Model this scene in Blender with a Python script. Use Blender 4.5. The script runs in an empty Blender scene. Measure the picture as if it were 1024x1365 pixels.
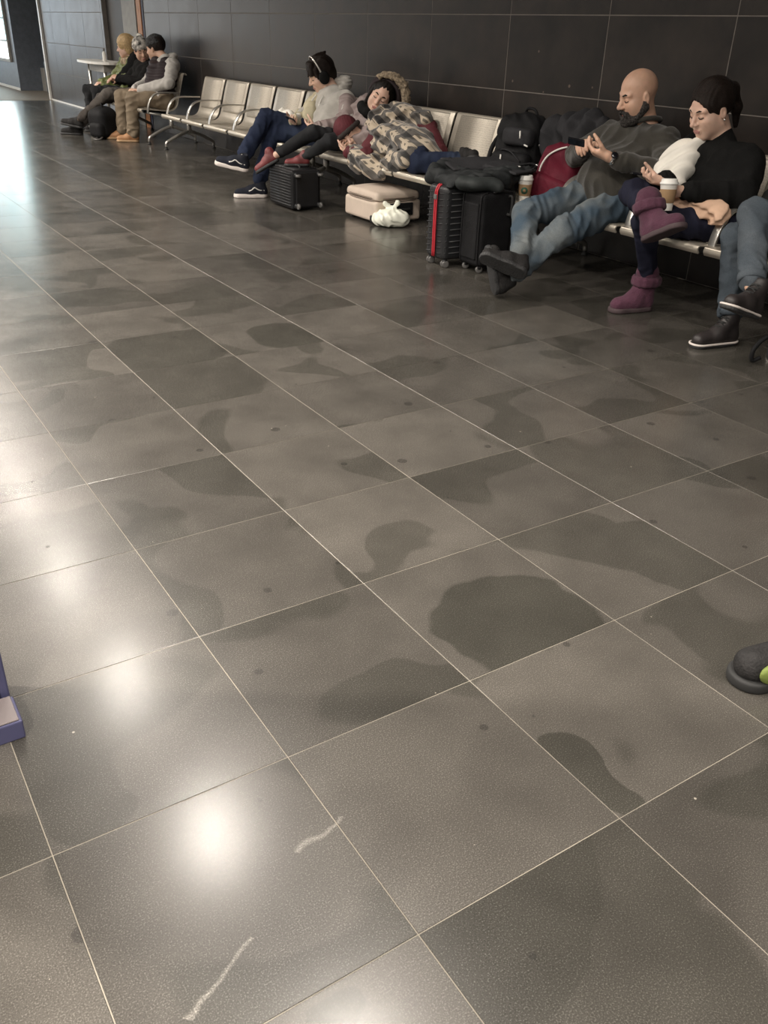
import bpy, bmesh, math, random
import numpy as np
from mathutils import Matrix, Vector

# ------------------------------------------------------------------ camera
S = bpy.context.scene
COL = S.collection
cam_d = bpy.data.cameras.new('camera')
cam = bpy.data.objects.new('camera', cam_d)
COL.objects.link(cam)
cam_d.sensor_fit = 'HORIZONTAL'
cam_d.sensor_width = 36.0
cam_d.lens = 1160.6 / 1024 * 36.0
cam_d.clip_start = 0.05
cam_d.clip_end = 200
CAM = Vector((-0.107, -0.2456, 1.2499))
cam.matrix_world = Matrix(((0.84079, 0.23842, -0.48603, CAM.x),
                           (-0.54051, 0.42003, -0.72899, CAM.y),
                           (0.03035, 0.87563, 0.48203, CAM.z),
                           (0, 0, 0, 1)))
S.camera = cam

# ------------------------------------------------------------------ world, exposure
W = bpy.data.worlds.new('terminal_air')
S.world = W
W.use_nodes = True
W.node_tree.nodes['Background'].inputs[0].default_value = (1.0, 0.95, 0.9, 1)
W.node_tree.nodes['Background'].inputs[1].default_value = 0.12
S.view_settings.view_transform = 'Standard'
S.view_settings.look = 'None'
S.view_settings.gamma = 1.0
S.view_settings.exposure = 0.95
S.view_settings.use_curve_mapping = False

# ------------------------------------------------------------------ lamps of the hall
CEIL = 3.0
WARM = (1.0, 0.92, 0.82)
def downlight(x, y, power, size=0.15):
    l = bpy.data.lights.new('downlight', 'AREA')
    l.shape = 'DISK'; l.size = size; l.energy = power; l.color = WARM
    l.spread = math.radians(150)
    o = bpy.data.objects.new('downlight', l)
    o.location = (x, y, CEIL - 0.035)
    COL.objects.link(o)
ROW_Y = [-1.53 + 1.6 * k for k in range(13)]
for y in ROW_Y:
    downlight(1.1, y, 15, 0.13)
for y in ROW_Y[::2]:
    downlight(-1.6, y + 0.8, 105)
    downlight(-4.2, y + 0.8, 50)
# daylight from the glazed side of the hall, far left of the picture
def daylight(name, loc, rot, sx, sy, power, col):
    l = bpy.data.lights.new(name, 'AREA')
    l.shape = 'RECTANGLE'; l.size = sx; l.size_y = sy; l.energy = power; l.color = col
    o = bpy.data.objects.new(name, l)
    o.location = loc; o.rotation_euler = rot
    COL.objects.link(o)

# ------------------------------------------------------------------ materials
def nodes_of(name):
    m = bpy.data.materials.new(name)
    m.use_nodes = True
    nt = m.node_tree
    return m, nt, nt.nodes, nt.links, nt.nodes['Principled BSDF']
def mat(name, col, rough=0.6, metal=0.0, var=0.12, scale=14.0, bump=0.0, bscale=60.0, spec=0.5, sheen=0.0, stretch=(1, 1, 1), detail=4.0, col2=None):
    m, nt, N, L, B = nodes_of(name)
    tc = N.new('ShaderNodeTexCoord'); mp = N.new('ShaderNodeMapping')
    mp.inputs['Scale'].default_value = stretch
    L.new(tc.outputs['Object'], mp.inputs[0])
    nz = N.new('ShaderNodeTexNoise'); nz.inputs['Scale'].default_value = scale; nz.inputs['Detail'].default_value = detail
    L.new(mp.outputs[0], nz.inputs['Vector'])
    rp = N.new('ShaderNodeValToRGB')
    rp.color_ramp.elements[0].position = 0.3; rp.color_ramp.elements[1].position = 0.7
    lo = [c * (1 - var) for c in col]; hi = [min(1, c * (1 + var)) for c in (col2 or col)]
    rp.color_ramp.elements[0].color = (*lo, 1); rp.color_ramp.elements[1].color = (*hi, 1)
    L.new(nz.outputs['Fac'], rp.inputs[0]); L.new(rp.outputs[0], B.inputs['Base Color'])
    B.inputs['Roughness'].default_value = rough
    B.inputs['Metallic'].default_value = metal
    B.inputs['Specular IOR Level'].default_value = spec
    if sheen: B.inputs['Sheen Weight'].default_value = sheen
    if bump:
        nb = N.new('ShaderNodeTexNoise'); nb.inputs['Scale'].default_value = bscale; nb.inputs['Detail'].default_value = 3
        L.new(mp.outputs[0], nb.inputs['Vector'])
        bp = N.new('ShaderNodeBump'); bp.inputs['Strength'].default_value = bump; bp.inputs['Distance'].default_value = 0.01
        L.new(nb.outputs['Fac'], bp.inputs['Height']); L.new(bp.outputs[0], B.inputs['Normal'])
    return m
def matte(*a, **k):
    k.setdefault('spec', 0.18); return mat(*a, **k)
def glow(name, col, strength):
    m, nt, N, L, B = nodes_of(name)
    B.inputs['Base Color'].default_value = (*[c * 0.5 for c in col], 1)
    B.inputs['Emission Color'].default_value = (*col, 1)
    B.inputs['Emission Strength'].default_value = strength
    return m
def math_node(N, L, op, a, b=None, c=None):
    n = N.new('ShaderNodeMath'); n.operation = op
    for i, v in enumerate((a, b, c)):
        if v is None: continue
        if isinstance(v, (int, float)): n.inputs[i].default_value = v
        else: L.new(v, n.inputs[i])
    return n.outputs[0]
def mixcol(N, L, fac, a, b, mode='MIX'):
    n = N.new('ShaderNodeMix'); n.data_type = 'RGBA'; n.blend_type = mode
    for sock, v in ((n.inputs[0], fac), (n.inputs[6], a), (n.inputs[7], b)):
        if isinstance(v, (int, float)): sock.default_value = v
        elif isinstance(v, tuple): sock.default_value = (*v, 1)
        else: L.new(v, sock)
    return n.outputs[2]
TILE = 0.45
def floor_material():
    """honed basalt: every tile its own tone, worn darker patches that stop at the joints, fine grain, spots"""
    m, nt, N, L, B = nodes_of('honed_basalt_tile')
    g = N.new('ShaderNodeNewGeometry')
    sc = N.new('ShaderNodeVectorMath'); sc.operation = 'SCALE'; sc.inputs[3].default_value = 1 / TILE
    L.new(g.outputs['Position'], sc.inputs[0])
    fl = N.new('ShaderNodeVectorMath'); fl.operation = 'FLOOR'
    sep = N.new('ShaderNodeSeparateXYZ'); L.new(sc.outputs[0], sep.inputs[0])
    cmb = N.new('ShaderNodeCombineXYZ'); L.new(sep.outputs[0], cmb.inputs[0]); L.new(sep.outputs[1], cmb.inputs[1])
    L.new(cmb.outputs[0], fl.inputs[0])
    wn = N.new('ShaderNodeTexWhiteNoise'); wn.noise_dimensions = '3D'; L.new(fl.outputs[0], wn.inputs['Vector'])
    # shift the texture space of each tile
    off = N.new('ShaderNodeVectorMath'); off.operation = 'MULTIPLY_ADD'
    L.new(wn.outputs['Color'], off.inputs[0]); off.inputs[1].default_value = (37, 53, 11); L.new(g.outputs['Position'], off.inputs[2])
    base = mixcol(N, L, wn.outputs['Value'], (0.056, 0.0515, 0.0455), (0.082, 0.075, 0.066))
    # mineral grain
    gn = N.new('ShaderNodeTexNoise'); gn.inputs['Scale'].default_value = 380; gn.inputs['Detail'].default_value = 3
    L.new(g.outputs['Position'], gn.inputs['Vector'])
    # worn patches
    pn = N.new('ShaderNodeTexNoise'); pn.inputs['Scale'].default_value = 1.9; pn.inputs['Detail'].default_value = 1.5; pn.inputs['Distortion'].default_value = 0.6
    L.new(off.outputs[0], pn.inputs['Vector'])
    pr = N.new('ShaderNodeValToRGB'); pr.color_ramp.elements[0].position = 0.555; pr.color_ramp.elements[1].position = 0.572
    L.new(pn.outputs['Fac'], pr.inputs[0])
    patch = math_node(N, L, 'MULTIPLY', pr.outputs[0], 0.42)
    # worn places with a shape of their own, each ending at the joints of its tile
    wob = N.new('ShaderNodeTexNoise'); wob.inputs['Scale'].default_value = 5; wob.inputs['Detail'].default_value = 3; L.new(g.outputs['Position'], wob.inputs['Vector'])
    wp = N.new('ShaderNodeVectorMath'); wp.operation = 'MULTIPLY_ADD'; L.new(wob.outputs['Color'], wp.inputs[0]); wp.inputs[1].default_value = (.14, .14, 0); L.new(g.outputs['Position'], wp.inputs[2])
    for cx, cy, rx, ry, ca, cb, am in ((.57, .62, .335, .335, 1, 0, .55), (1.21, 1.07, .21, .22, 2, 2, .62), (1.00, .635, .06, .13, 2, 1, .6), (1.79, 1.125, .16, .19, 3, 2, .45), (1.22, 3.445, .27, .27, 2, 7, .5), (1.75, 3.37, .16, .2, 3, 7, .6), (.35, .49, .05, .03, 0, 0, .5)):
        s1 = N.new('ShaderNodeVectorMath'); s1.operation = 'SUBTRACT'; L.new(wp.outputs[0], s1.inputs[0]); s1.inputs[1].default_value = (cx, cy, 0)
        s2 = N.new('ShaderNodeVectorMath'); s2.operation = 'MULTIPLY'; L.new(s1.outputs[0], s2.inputs[0]); s2.inputs[1].default_value = (1 / rx, 1 / ry, 0)
        s3 = N.new('ShaderNodeVectorMath'); s3.operation = 'LENGTH'; L.new(s2.outputs[0], s3.inputs[0])
        r3 = N.new('ShaderNodeMapRange'); r3.inputs['From Min'].default_value = 1.03; r3.inputs['From Max'].default_value = 0.97; L.new(s3.outputs['Value'], r3.inputs[0])
        d1 = N.new('ShaderNodeVectorMath'); d1.operation = 'DISTANCE'; L.new(fl.outputs[0], d1.inputs[0]); d1.inputs[1].default_value = (ca, cb, 0)
        mk = math_node(N, L, 'MULTIPLY', math_node(N, L, 'LESS_THAN', d1.outputs['Value'], .5), r3.outputs[0])
        patch = math_node(N, L, 'MAXIMUM', patch, math_node(N, L, 'MULTIPLY', mk, am))
    c1 = mixcol(N, L, patch, base, (0.024, 0.024, 0.019))
    # two pale drag marks
    for (ax, ay), (bx, by) in (((.089, .525), (.226, .603)), ((.361, .681), (.433, .744))):
        dx, dy = bx - ax, by - ay; ln = math.hypot(dx, dy); dx /= ln; dy /= ln
        s1 = N.new('ShaderNodeVectorMath'); s1.operation = 'SUBTRACT'; L.new(wp.outputs[0], s1.inputs[0]); s1.inputs[1].default_value = (ax + .07, ay + .07, 0)
        da = N.new('ShaderNodeVectorMath'); da.operation = 'DOT_PRODUCT'; L.new(s1.outputs[0], da.inputs[0]); da.inputs[1].default_value = (dx, dy, 0)
        dn = N.new('ShaderNodeVectorMath'); dn.operation = 'DOT_PRODUCT'; L.new(s1.outputs[0], dn.inputs[0]); dn.inputs[1].default_value = (-dy, dx, 0)
        inside = math_node(N, L, 'MULTIPLY', math_node(N, L, 'GREATER_THAN', da.outputs['Value'], 0.0), math_node(N, L, 'LESS_THAN', da.outputs['Value'], ln))
        fall = N.new('ShaderNodeMapRange'); fall.inputs['From Min'].default_value = .006; fall.inputs['From Max'].default_value = .001; L.new(math_node(N, L, 'ABSOLUTE', dn.outputs['Value']), fall.inputs[0])
        mk = math_node(N, L, 'MULTIPLY', math_node(N, L, 'MULTIPLY', inside, fall.outputs[0]), math_node(N, L, 'MULTIPLY', gn.outputs['Fac'], .75))
        c1 = mixcol(N, L, mk, c1, (0.30, 0.28, 0.25))
    # soft clouding
    cn = N.new('ShaderNodeTexNoise'); cn.inputs['Scale'].default_value = 5.0; cn.inputs['Detail'].default_value = 6
    L.new(off.outputs[0], cn.inputs['Vector'])
    cl = N.new('ShaderNodeMapRange'); cl.inputs['From Min'].default_value = 0.3; cl.inputs['From Max'].default_value = 0.7; cl.inputs['To Min'].default_value = 0.82; cl.inputs['To Max'].default_value = 1.16
    L.new(cn.outputs['Fac'], cl.inputs[0])
    # fine mineral grain
    gl = N.new('ShaderNodeMapRange'); gl.inputs['From Min'].default_value = 0.3; gl.inputs['From Max'].default_value = 0.7; gl.inputs['To Min'].default_value = 0.62; gl.inputs['To Max'].default_value = 1.38
    L.new(gn.outputs['Fac'], gl.inputs[0])
    f = math_node(N, L, 'MULTIPLY', cl.outputs[0], gl.outputs[0])
    c2 = mixcol(N, L, 1.0, c1, f, 'MULTIPLY')
    # scattered dark spots and light flecks
    vo = N.new('ShaderNodeTexVoronoi'); vo.inputs['Scale'].default_value = 9.0; L.new(off.outputs[0], vo.inputs['Vector'])
    rad = N.new('ShaderNodeSeparateColor'); L.new(vo.outputs['Color'], rad.inputs[0])
    thr = math_node(N, L, 'MULTIPLY', math_node(N, L, 'POWER', rad.outputs[0], 3.6), 0.17)
    spot = math_node(N, L, 'LESS_THAN', vo.outputs['Distance'], thr)
    c3 = mixcol(N, L, math_node(N, L, 'MULTIPLY', spot, 0.5), c2, (0.018, 0.017, 0.016))
    vf = N.new('ShaderNodeTexVoronoi'); vf.inputs['Scale'].default_value = 22.0; L.new(g.outputs['Position'], vf.inputs['Vector'])
    rf = N.new('ShaderNodeSeparateColor'); L.new(vf.outputs['Color'], rf.inputs[0])
    fleck = math_node(N, L, 'LESS_THAN', vf.outputs['Distance'], math_node(N, L, 'MULTIPLY', math_node(N, L, 'POWER', rf.outputs[1], 9.0), 0.07))
    c4 = mixcol(N, L, math_node(N, L, 'MULTIPLY', fleck, 0.7), c3, (0.42, 0.38, 0.32))
    L.new(c4, B.inputs['Base Color'])
    rr = N.new('ShaderNodeMapRange'); rr.inputs['From Min'].default_value = 0.3; rr.inputs['From Max'].default_value = 0.7
    rr.inputs['To Min'].default_value = 0.225; rr.inputs['To Max'].default_value = 0.245
    L.new(cn.outputs['Fac'], rr.inputs[0])
    L.new(math_node(N, L, 'ADD', rr.outputs[0], math_node(N, L, 'MULTIPLY', math_node(N, L, 'SUBTRACT', gn.outputs['Fac'], 0.5), 0.35)), B.inputs['Roughness'])
    bp = N.new('ShaderNodeBump'); bp.inputs['Strength'].default_value = 0.04; bp.inputs['Distance'].default_value = 0.0006
    L.new(gn.outputs['Fac'], bp.inputs['Height']); L.new(bp.outputs[0], B.inputs['Normal'])
    B.inputs['Specular IOR Level'].default_value = 0.5
    return m
def wall_material():
    """dark polished stone wall slabs with brown clouding, pale specks and hairline scratches"""
    m, nt, N, L, B = nodes_of('dark_wall_stone')
    g = N.new('ShaderNodeNewGeometry'); oi = N.new('ShaderNodeObjectInfo')
    off = N.new('ShaderNodeVectorMath'); off.operation = 'MULTIPLY_ADD'
    cx = N.new('ShaderNodeCombineXYZ'); [L.new(oi.outputs['Random'], cx.inputs[i]) for i in range(3)]
    L.new(cx.outputs[0], off.inputs[0]); off.inputs[1].default_value = (31, 47, 23); L.new(g.outputs['Position'], off.inputs[2])
    n1 = N.new('ShaderNodeTexNoise'); n1.inputs['Scale'].default_value = 4.5; n1.inputs['Detail'].default_value = 8; n1.inputs['Roughness'].default_value = 0.65
    L.new(off.outputs[0], n1.inputs['Vector'])
    r1 = N.new('ShaderNodeValToRGB'); r1.color_ramp.elements[0].position = 0.35; r1.color_ramp.elements[1].position = 0.72
    r1.color_ramp.elements[0].color = (0.0115, 0.0095, 0.0083, 1); r1.color_ramp.elements[1].color = (0.030, 0.022, 0.0175, 1)
    L.new(n1.outputs['Fac'], r1.inputs[0])
    tone = N.new('ShaderNodeMapRange'); tone.inputs['To Min'].default_value = 0.8; tone.inputs['To Max'].default_value = 1.25
    L.new(oi.outputs['Random'], tone.inputs[0])
    c1 = mixcol(N, L, 1.0, r1.outputs[0], tone.outputs[0], 'MULTIPLY')
    vo = N.new('ShaderNodeTexVoronoi'); vo.inputs['Scale'].default_value = 11.0; L.new(off.outputs[0], vo.inputs['Vector'])
    sp = N.new('ShaderNodeSeparateColor'); L.new(vo.outputs['Color'], sp.inputs[0])
    spot = math_node(N, L, 'LESS_THAN', vo.outputs['Distance'], math_node(N, L, 'MULTIPLY', math_node(N, L, 'POWER', sp.outputs[0], 5.5), 0.12))
    c2 = mixcol(N, L, math_node(N, L, 'MULTIPLY', spot, 0.55), c1, (0.22, 0.17, 0.13))
    L.new(c2, B.inputs['Base Color'])
    rr = N.new('ShaderNodeMapRange'); rr.inputs['To Min'].default_value = 0.30; rr.inputs['To Max'].default_value = 0.46
    L.new(n1.outputs['Fac'], rr.inputs[0]); L.new(rr.outputs[0], B.inputs['Roughness'])
    return m

M = {}
M['tile'] = floor_material()
M['wall'] = wall_material()
M['grout'] = mat('pale_grout', (0.25, 0.225, 0.185), 0.8, var=0.25, scale=3)
M['wall_grout'] = mat('wall_grout', (0.20, 0.18, 0.16), 0.8)
M['ceiling'] = mat('grey_ceiling', (0.10, 0.095, 0.09), 0.8)
M['strip_ceiling'] = mat('white_ceiling', (0.7, 0.66, 0.6), 0.7)
M['dark'] = mat('dark_panel', (0.022, 0.019, 0.018), 0.5)
M['greypanel'] = mat('grey_panel', (0.30, 0.29, 0.27), 0.55)
M['wood'] = mat('orange_wood', (0.42, 0.17, 0.05), 0.5, stretch=(6, 6, 0.5))
M['navy'] = mat('navy_paint', (0.02, 0.025, 0.06), 0.5)
M['white'] = mat('white_laminate', (0.78, 0.77, 0.73), 0.35, var=0.03)
M['bluewall'] = mat('blue_grey_wall', (0.13, 0.15, 0.18), 0.4)
M['beige_floor'] = mat('beige_floor', (0.20, 0.175, 0.145), 0.6)
M['steel'] = mat('seat_steel', (0.56, 0.51, 0.43), 0.38, metal=0.55, var=0.05)
M['alu'] = mat('polished_aluminium', (0.62, 0.60, 0.56), 0.28, metal=0.85, var=0.04)
M['black_steel'] = mat('black_steel', (0.02, 0.02, 0.02), 0.4, metal=0.3)
M['rubber'] = mat('black_rubber', (0.015, 0.015, 0.015), 0.7)
def perforated():
    m, nt, N, L, B = nodes_of('perforated_steel')
    tc = N.new('ShaderNodeTexCoord')
    vo = N.new('ShaderNodeTexVoronoi'); vo.inputs['Scale'].default_value = 240; vo.inputs['Randomness'].default_value = 0.6
    L.new(tc.outputs['Object'], vo.inputs['Vector'])
    hole = math_node(N, L, 'LESS_THAN', vo.outputs['Distance'], 0.32)
    L.new(mixcol(N, L, hole, (0.50, 0.455, 0.385), (0.16, 0.14, 0.12)), B.inputs['Base Color'])
    B.inputs['Metallic'].default_value = 0.5; B.inputs['Roughness'].default_value = 0.45
    return m
M['perf'] = perforated()

# ------------------------------------------------------------------ object helpers
def world_loc(o):
    v = Vector((0, 0, 0))
    while o is not None:
        v += o.location; o = o.parent
    return v
def link(name, me, parent=None, material=None):
    o = bpy.data.objects.new(name, me)
    COL.objects.link(o)
    if material is not None and not me.materials: me.materials.append(material)
    if parent is not None: o.parent = parent
    return o
def thing(name, label, cat, loc=(0, 0, 0), group=None):
    o = bpy.data.objects.new(name, None)
    o.empty_display_size = 0.1
    COL.objects.link(o)
    o.location = loc; o['label'] = label; o['category'] = cat
    if group: o['group'] = group
    return o
def tag(o, label, cat, group=None):
    o['label'] = label; o['category'] = cat
    if group: o['group'] = group
    return o
def structure(o):
    o['kind'] = 'structure'; return o
def bm_object(name, bm, material, parent=None, smooth=False, world=True):
    """bmesh in world coordinates -> one mesh object, kept in the frame of its parent (things are never rotated)"""
    if parent is not None and world:
        off = world_loc(parent)
        bmesh.ops.translate(bm, vec=-off, verts=bm.verts)
    bmesh.ops.recalc_face_normals(bm, faces=bm.faces)
    me = bpy.data.meshes.new(name); bm.to_mesh(me); bm.free()
    if smooth: me.polygons.foreach_set('use_smooth', [True] * len(me.polygons))
    return link(name, me, parent, material)
def add_box(bm, lo, hi, bevel=0.0, seg=2, rot=None):
    r = bmesh.ops.create_cube(bm, size=1.0)
    vs = r['verts']
    lo = Vector(lo); hi = Vector(hi); c = (lo + hi) / 2; d = hi - lo
    for v in vs: v.co = Vector((v.co.x * d.x, v.co.y * d.y, v.co.z * d.z))
    if bevel > 0:
        es = list({e for v in vs for e in v.link_edges})
        g = bmesh.ops.bevel(bm, geom=es, offset=bevel, segments=seg, affect='EDGES', profile=0.5)
        vs = list({v for f in g['faces'] for v in f.verts} | {v for v in vs if v.is_valid})
    for v in vs:
        co = v.co
        if rot is not None: co = rot @ co
        v.co = co + c
    return vs
def box(name, lo, hi, material, parent=None, bevel=0.0, seg=2, rot=None):
    bm = bmesh.new(); add_box(bm, lo, hi, bevel, seg, rot)
    return bm_object(name, bm, material, parent, smooth=False)
def frames_along(pts, up=None):
    pts = [Vector(p) for p in pts]; out = []; prev = None
    for i, p in enumerate(pts):
        a = pts[max(i - 1, 0)]; b = pts[min(i + 1, len(pts) - 1)]
        t = (b - a).normalized()
        if up is not None: n = Vector(up)
        elif prev is None: n = Vector((0, 0, 1)) if abs(t.z) < 0.9 else Vector((1, 0, 0))
        else: n = prev
        n = (n - t * n.dot(t)).normalized(); prev = n
        out.append((p, t, n, t.cross(n)))
    return out
def add_tube(bm, pts, r, seg=10, up=None, section=None, cap=True):
    """sweep a round (or given 2-D) section along points; r may be a list"""
    fr = frames_along(pts, up); rings = []
    for i, (p, t, n, b) in enumerate(fr):
        rr = r[i] if isinstance(r, (list, tuple)) else r
        if section is None:
            ring = [bm.verts.new(p + (n * math.cos(2 * math.pi * k / seg) + b * math.sin(2 * math.pi * k / seg)) * rr) for k in range(seg)]
        else:
            ring = [bm.verts.new(p + n * sx * rr + b * sy * rr) for sx, sy in section]
        rings.append(ring)
    m = len(rings[0])
    for a, c in zip(rings, rings[1:]):
        for k in range(m):
            bm.faces.new((a[k], a[(k + 1) % m], c[(k + 1) % m], c[k]))
    if cap:
        bm.faces.new(rings[0][::-1]); bm.faces.new(rings[-1])
def tube(name, pts, r, material, parent=None, seg=10, up=None, section=None):
    bm = bmesh.new(); add_tube(bm, pts, r, seg, up, section)
    return bm_object(name, bm, material, parent, smooth=section is None)
def add_lathe(bm, prof, c, axis=(0, 0, 1), seg=20):
    ax = Vector(axis).normalized()
    n = Vector((1, 0, 0)) if abs(ax.x) < 0.9 else Vector((0, 1, 0))
    n = (n - ax * n.dot(ax)).normalized(); b = ax.cross(n); c = Vector(c); rings = []
    for r, h in prof:
        rings.append([bm.verts.new(c + ax * h + (n * math.cos(2 * math.pi * k / seg) + b * math.sin(2 * math.pi * k / seg)) * r) for k in range(seg)])
    for a, d in zip(rings, rings[1:]):
        for k in range(seg): bm.faces.new((a[k], a[(k + 1) % seg], d[(k + 1) % seg], d[k]))
    bm.faces.new(rings[0][::-1]); bm.faces.new(rings[-1])
def lathe(name, prof, c, material, parent=None, axis=(0, 0, 1), seg=20):
    bm = bmesh.new(); add_lathe(bm, prof, c, axis, seg)
    return bm_object(name, bm, material, parent, smooth=True)
def catmull(pts, n=8):
    P = [Vector(p) for p in pts]; P = [P[0] * 2 - P[1]] + P + [P[-1] * 2 - P[-2]]; out = []
    for i in range(1, len(P) - 2):
        for k in range(n):
            t = k / n; a, b, c, d = P[i - 1], P[i], P[i + 1], P[i + 2]
            out.append(0.5 * ((2 * b) + (c - a) * t + (2 * a - 5 * b + 4 * c - d) * t * t + (3 * b - a - 3 * c + d) * t ** 3))
    out.append(P[-2]); return out

# ------------------------------------------------------------------ the setting
random.seed(4)
WX = 4.30                                             # plane of the stone wall
FX0, FX1, FY0, FY1 = -14, 10, -6, 40                  # tiles of the hall floor, in tile counts
floor = structure(box('floor', (-7.2, -3.2, -0.06), (5.0, 31, -0.0012), M['grout']))
def tile_mesh():
    bm = bmesh.new(); h = TILE / 2 - 0.0011
    lo = [bm.verts.new((sx * h, sy * h, -0.004)) for sx, sy in ((-1, -1), (1, -1), (1, 1), (-1, 1))]
    mid = [bm.verts.new((sx * h, sy * h, -0.0006)) for sx, sy in ((-1, -1), (1, -1), (1, 1), (-1, 1))]
    h2 = h - 0.0008
    top = [bm.verts.new((sx * h2, sy * h2, 0)) for sx, sy in ((-1, -1), (1, -1), (1, 1), (-1, 1))]
    for a, b in ((lo, mid), (mid, top)):
        for k in range(4): bm.faces.new((a[k], a[(k + 1) % 4], b[(k + 1) % 4], b[k]))
    bm.faces.new(top)
    me = bpy.data.meshes.new('tile'); bm.to_mesh(me); bm.free(); me.materials.append(M['tile']); return me
TM = tile_mesh()
cells = [(a, b) for a in range(-16, 10) for b in range(-7, 39)]
def in_view(a, b):
    p = cam.matrix_world.inverted() @ Vector(((a + 0.5) * TILE, (b + 0.5) * TILE, 0))
    if p.z > -0.2: return False
    u = 512 + 1160.6 * p.x / -p.z; v = 682.5 - 1160.6 * p.y / -p.z
    mrg = 0.4 * 1160.6 / -p.z
    return -mrg < u < 1024 + mrg and -mrg < v < 1365 + mrg
seen = [c for c in cells if in_view(*c)]
seen.sort(key=lambda c: (Vector(((c[0] + 0.5) * TILE, (c[1] + 0.5) * TILE, 0)) - CAM).length)
single = set(seen[:290])
for a, b in sorted(single):
    o = link('tile', TM, floor); o.location = ((a + 0.5) * TILE, (b + 0.5) * TILE, 0)
rest = bmesh.new()
for a, b in cells:
    if (a, b) in single: continue
    h = TILE / 2 - 0.0013; x = (a + 0.5) * TILE; y = (b + 0.5) * TILE
    lo = [rest.verts.new((x + sx * h, y + sy * h, -0.004)) for sx, sy in ((-1, -1), (1, -1), (1, 1), (-1, 1))]
    tp = [rest.verts.new((x + sx * h, y + sy * h, 0)) for sx, sy in ((-1, -1), (1, -1), (1, 1), (-1, 1))]
    for k in range(4): rest.faces.new((lo[k], lo[(k + 1) % 4], tp[(k + 1) % 4], tp[k]))
    rest.faces.new(tp)
o = bm_object('distant_tiles', rest, M['tile'], floor); o['kind'] = 'stuff'
structure(box('trim_1', (-7.2, 17.62, -0.002), (4.9, 31, 0.003), M['beige_floor']))

def stone_wall(name, y0, y1, x=WX, zs=7, ph=4.102, pw=0.9225, pz=0.4612, depth=0.6):
    w = structure(box(name, (x + 0.0015, y0, 0), (x + depth, y1, CEIL), M['wall_grout']))
    cache = {}
    k0 = math.floor((y0 - ph) / pw); y = ph + k0 * pw
    while y < y1 - 0.01:
        a = max(y, y0); b = min(y + pw, y1)
        for r in range(zs):
            z0 = r * pz; z1 = min(z0 + pz, CEIL)
            if z1 - z0 < 0.02: continue
            key = (round(b - a, 3), round(z1 - z0, 3))
            if key not in cache:
                bm = bmesh.new(); hy = (b - a) / 2 - 0.0028; hz = (z1 - z0) / 2 - 0.0028
                add_box(bm, (-0.012, -hy, -hz), (0.010, hy, hz), 0.0012, 1)
                me = bpy.data.meshes.new('panel'); bm.to_mesh(me); bm.free(); me.materials.append(M['wall']); cache[key] = me
            o = link('panel', cache[key], w)
            o.location = (x + 0.012 + random.uniform(-0.0006, 0.0006), (a + b) / 2, (z0 + z1) / 2)
        y += pw
    return w
stone_wall('wall_right', -3.2, 12.38)
stone_wall('wall_right', 14.15, 17.68)
structure(box('trim_2', (WX - 0.012, 14.15, 0), (WX - 0.001, 17.69, 0.022), M['white']))
structure(box('trim_3', (WX - 0.03, 17.685, 0), (WX + 0.5, 17.76, CEIL), M['white']))
# recess with doors between the two stone walls
structure(box('wall_recess', (4.70, 12.38, 0), (4.9, 14.15, CEIL), M['dark']))
d1 = structure(box('door_1', (4.36, 13.34, 0), (4.42, 14.14, CEIL), M['dark'], bevel=0.004))
structure(box('trim_4', (4.33, 12.80, 0), (4.42, 13.36, CEIL), M['greypanel'], bevel=0.004))
structure(box('trim_5', (4.38, 12.58, 0), (4.42, 12.80, CEIL), M['dark']))
structure(box('trim_6', (4.285, 12.46, 0), (4.42, 12.62, CEIL), M['wood'], bevel=0.004))
structure(box('trim_7', (4.294, 12.384, 0), (4.42, 12.458, CEIL), M['navy'], bevel=0.003))
tube('handle', [(4.34, 13.42, 0.98), (4.31, 13.42, 0.98), (4.31, 13.42, 1.12), (4.34, 13.42, 1.12)], 0.009, M['alu'], d1)
# far recess: dark doors above a grey lower wall
structure(box('wall_far', (4.92, 17.7, 0), (5.1, 20.6, CEIL), M['dark']))
d2 = structure(box('door_2', (4.84, 17.78, 0.42), (4.92, 20.1, CEIL), M['dark'], bevel=0.004))
for z in (0.42, 1.15, 2.05):
    box('panel', (4.825, 17.8, z + 0.01), (4.84, 20.05, z + 0.70), M['dark'], d2, bevel=0.004)
structure(box('wall_low', (4.74, 18.2, 0), (4.92, 20.1, 0.42), M['greypanel'], bevel=0.004))
wl = structure(box('wall_left', (WX, 20.1, 0), (WX + 0.8, 31, CEIL), M['bluewall']))
structure(box('baseboard_left', (WX - 0.012, 20.1, 0), (WX, 31, 0.05), M['white']))
# lit display windows on the far wall
lit = glow('lit_window', (0.62, 0.95, 1.0), 2.6)
litw = glow('lit_white', (0.9, 1.0, 1.0), 3.6)
w1 = structure(box('window_1', (WX - 0.05, 20.42, 0.50), (WX - 0.001, 29.0, 2.75), M['greypanel'], bevel=0.005))
y = 20.50
for i, (wd, ms) in enumerate(((0.34, lit), (0.9, litw), (1.3, lit), (1.3, litw), (1.3, lit), (1.3, litw), (1.4, lit))):
    for z0, z1 in ((0.56, 0.86), (0.90, 1.26), (1.30, 2.02), (2.06, 2.70)):
        box('pane', (WX - 0.060, y, z0), (WX - 0.051, y + wd, z1), litw if z0 < 0.6 and i == 0 else ms, w1, bevel=0.002, seg=1)
    y += wd + 0.06
structure(box('wall_back', (-7.2, 30.8, 0), (WX, 31, CEIL), M['bluewall']))
w2 = structure(box('added_glow_front', (-7.0, 30.72, 0.25), (WX - 0.1, 30.80, 2.8), M['greypanel'], bevel=0.01))  # unseen glowing front, added to brighten the reflections in the stone walls
warm_glow = glow('added_warm_glow', (1.0, 0.93, 0.85), 1.6)
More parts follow.
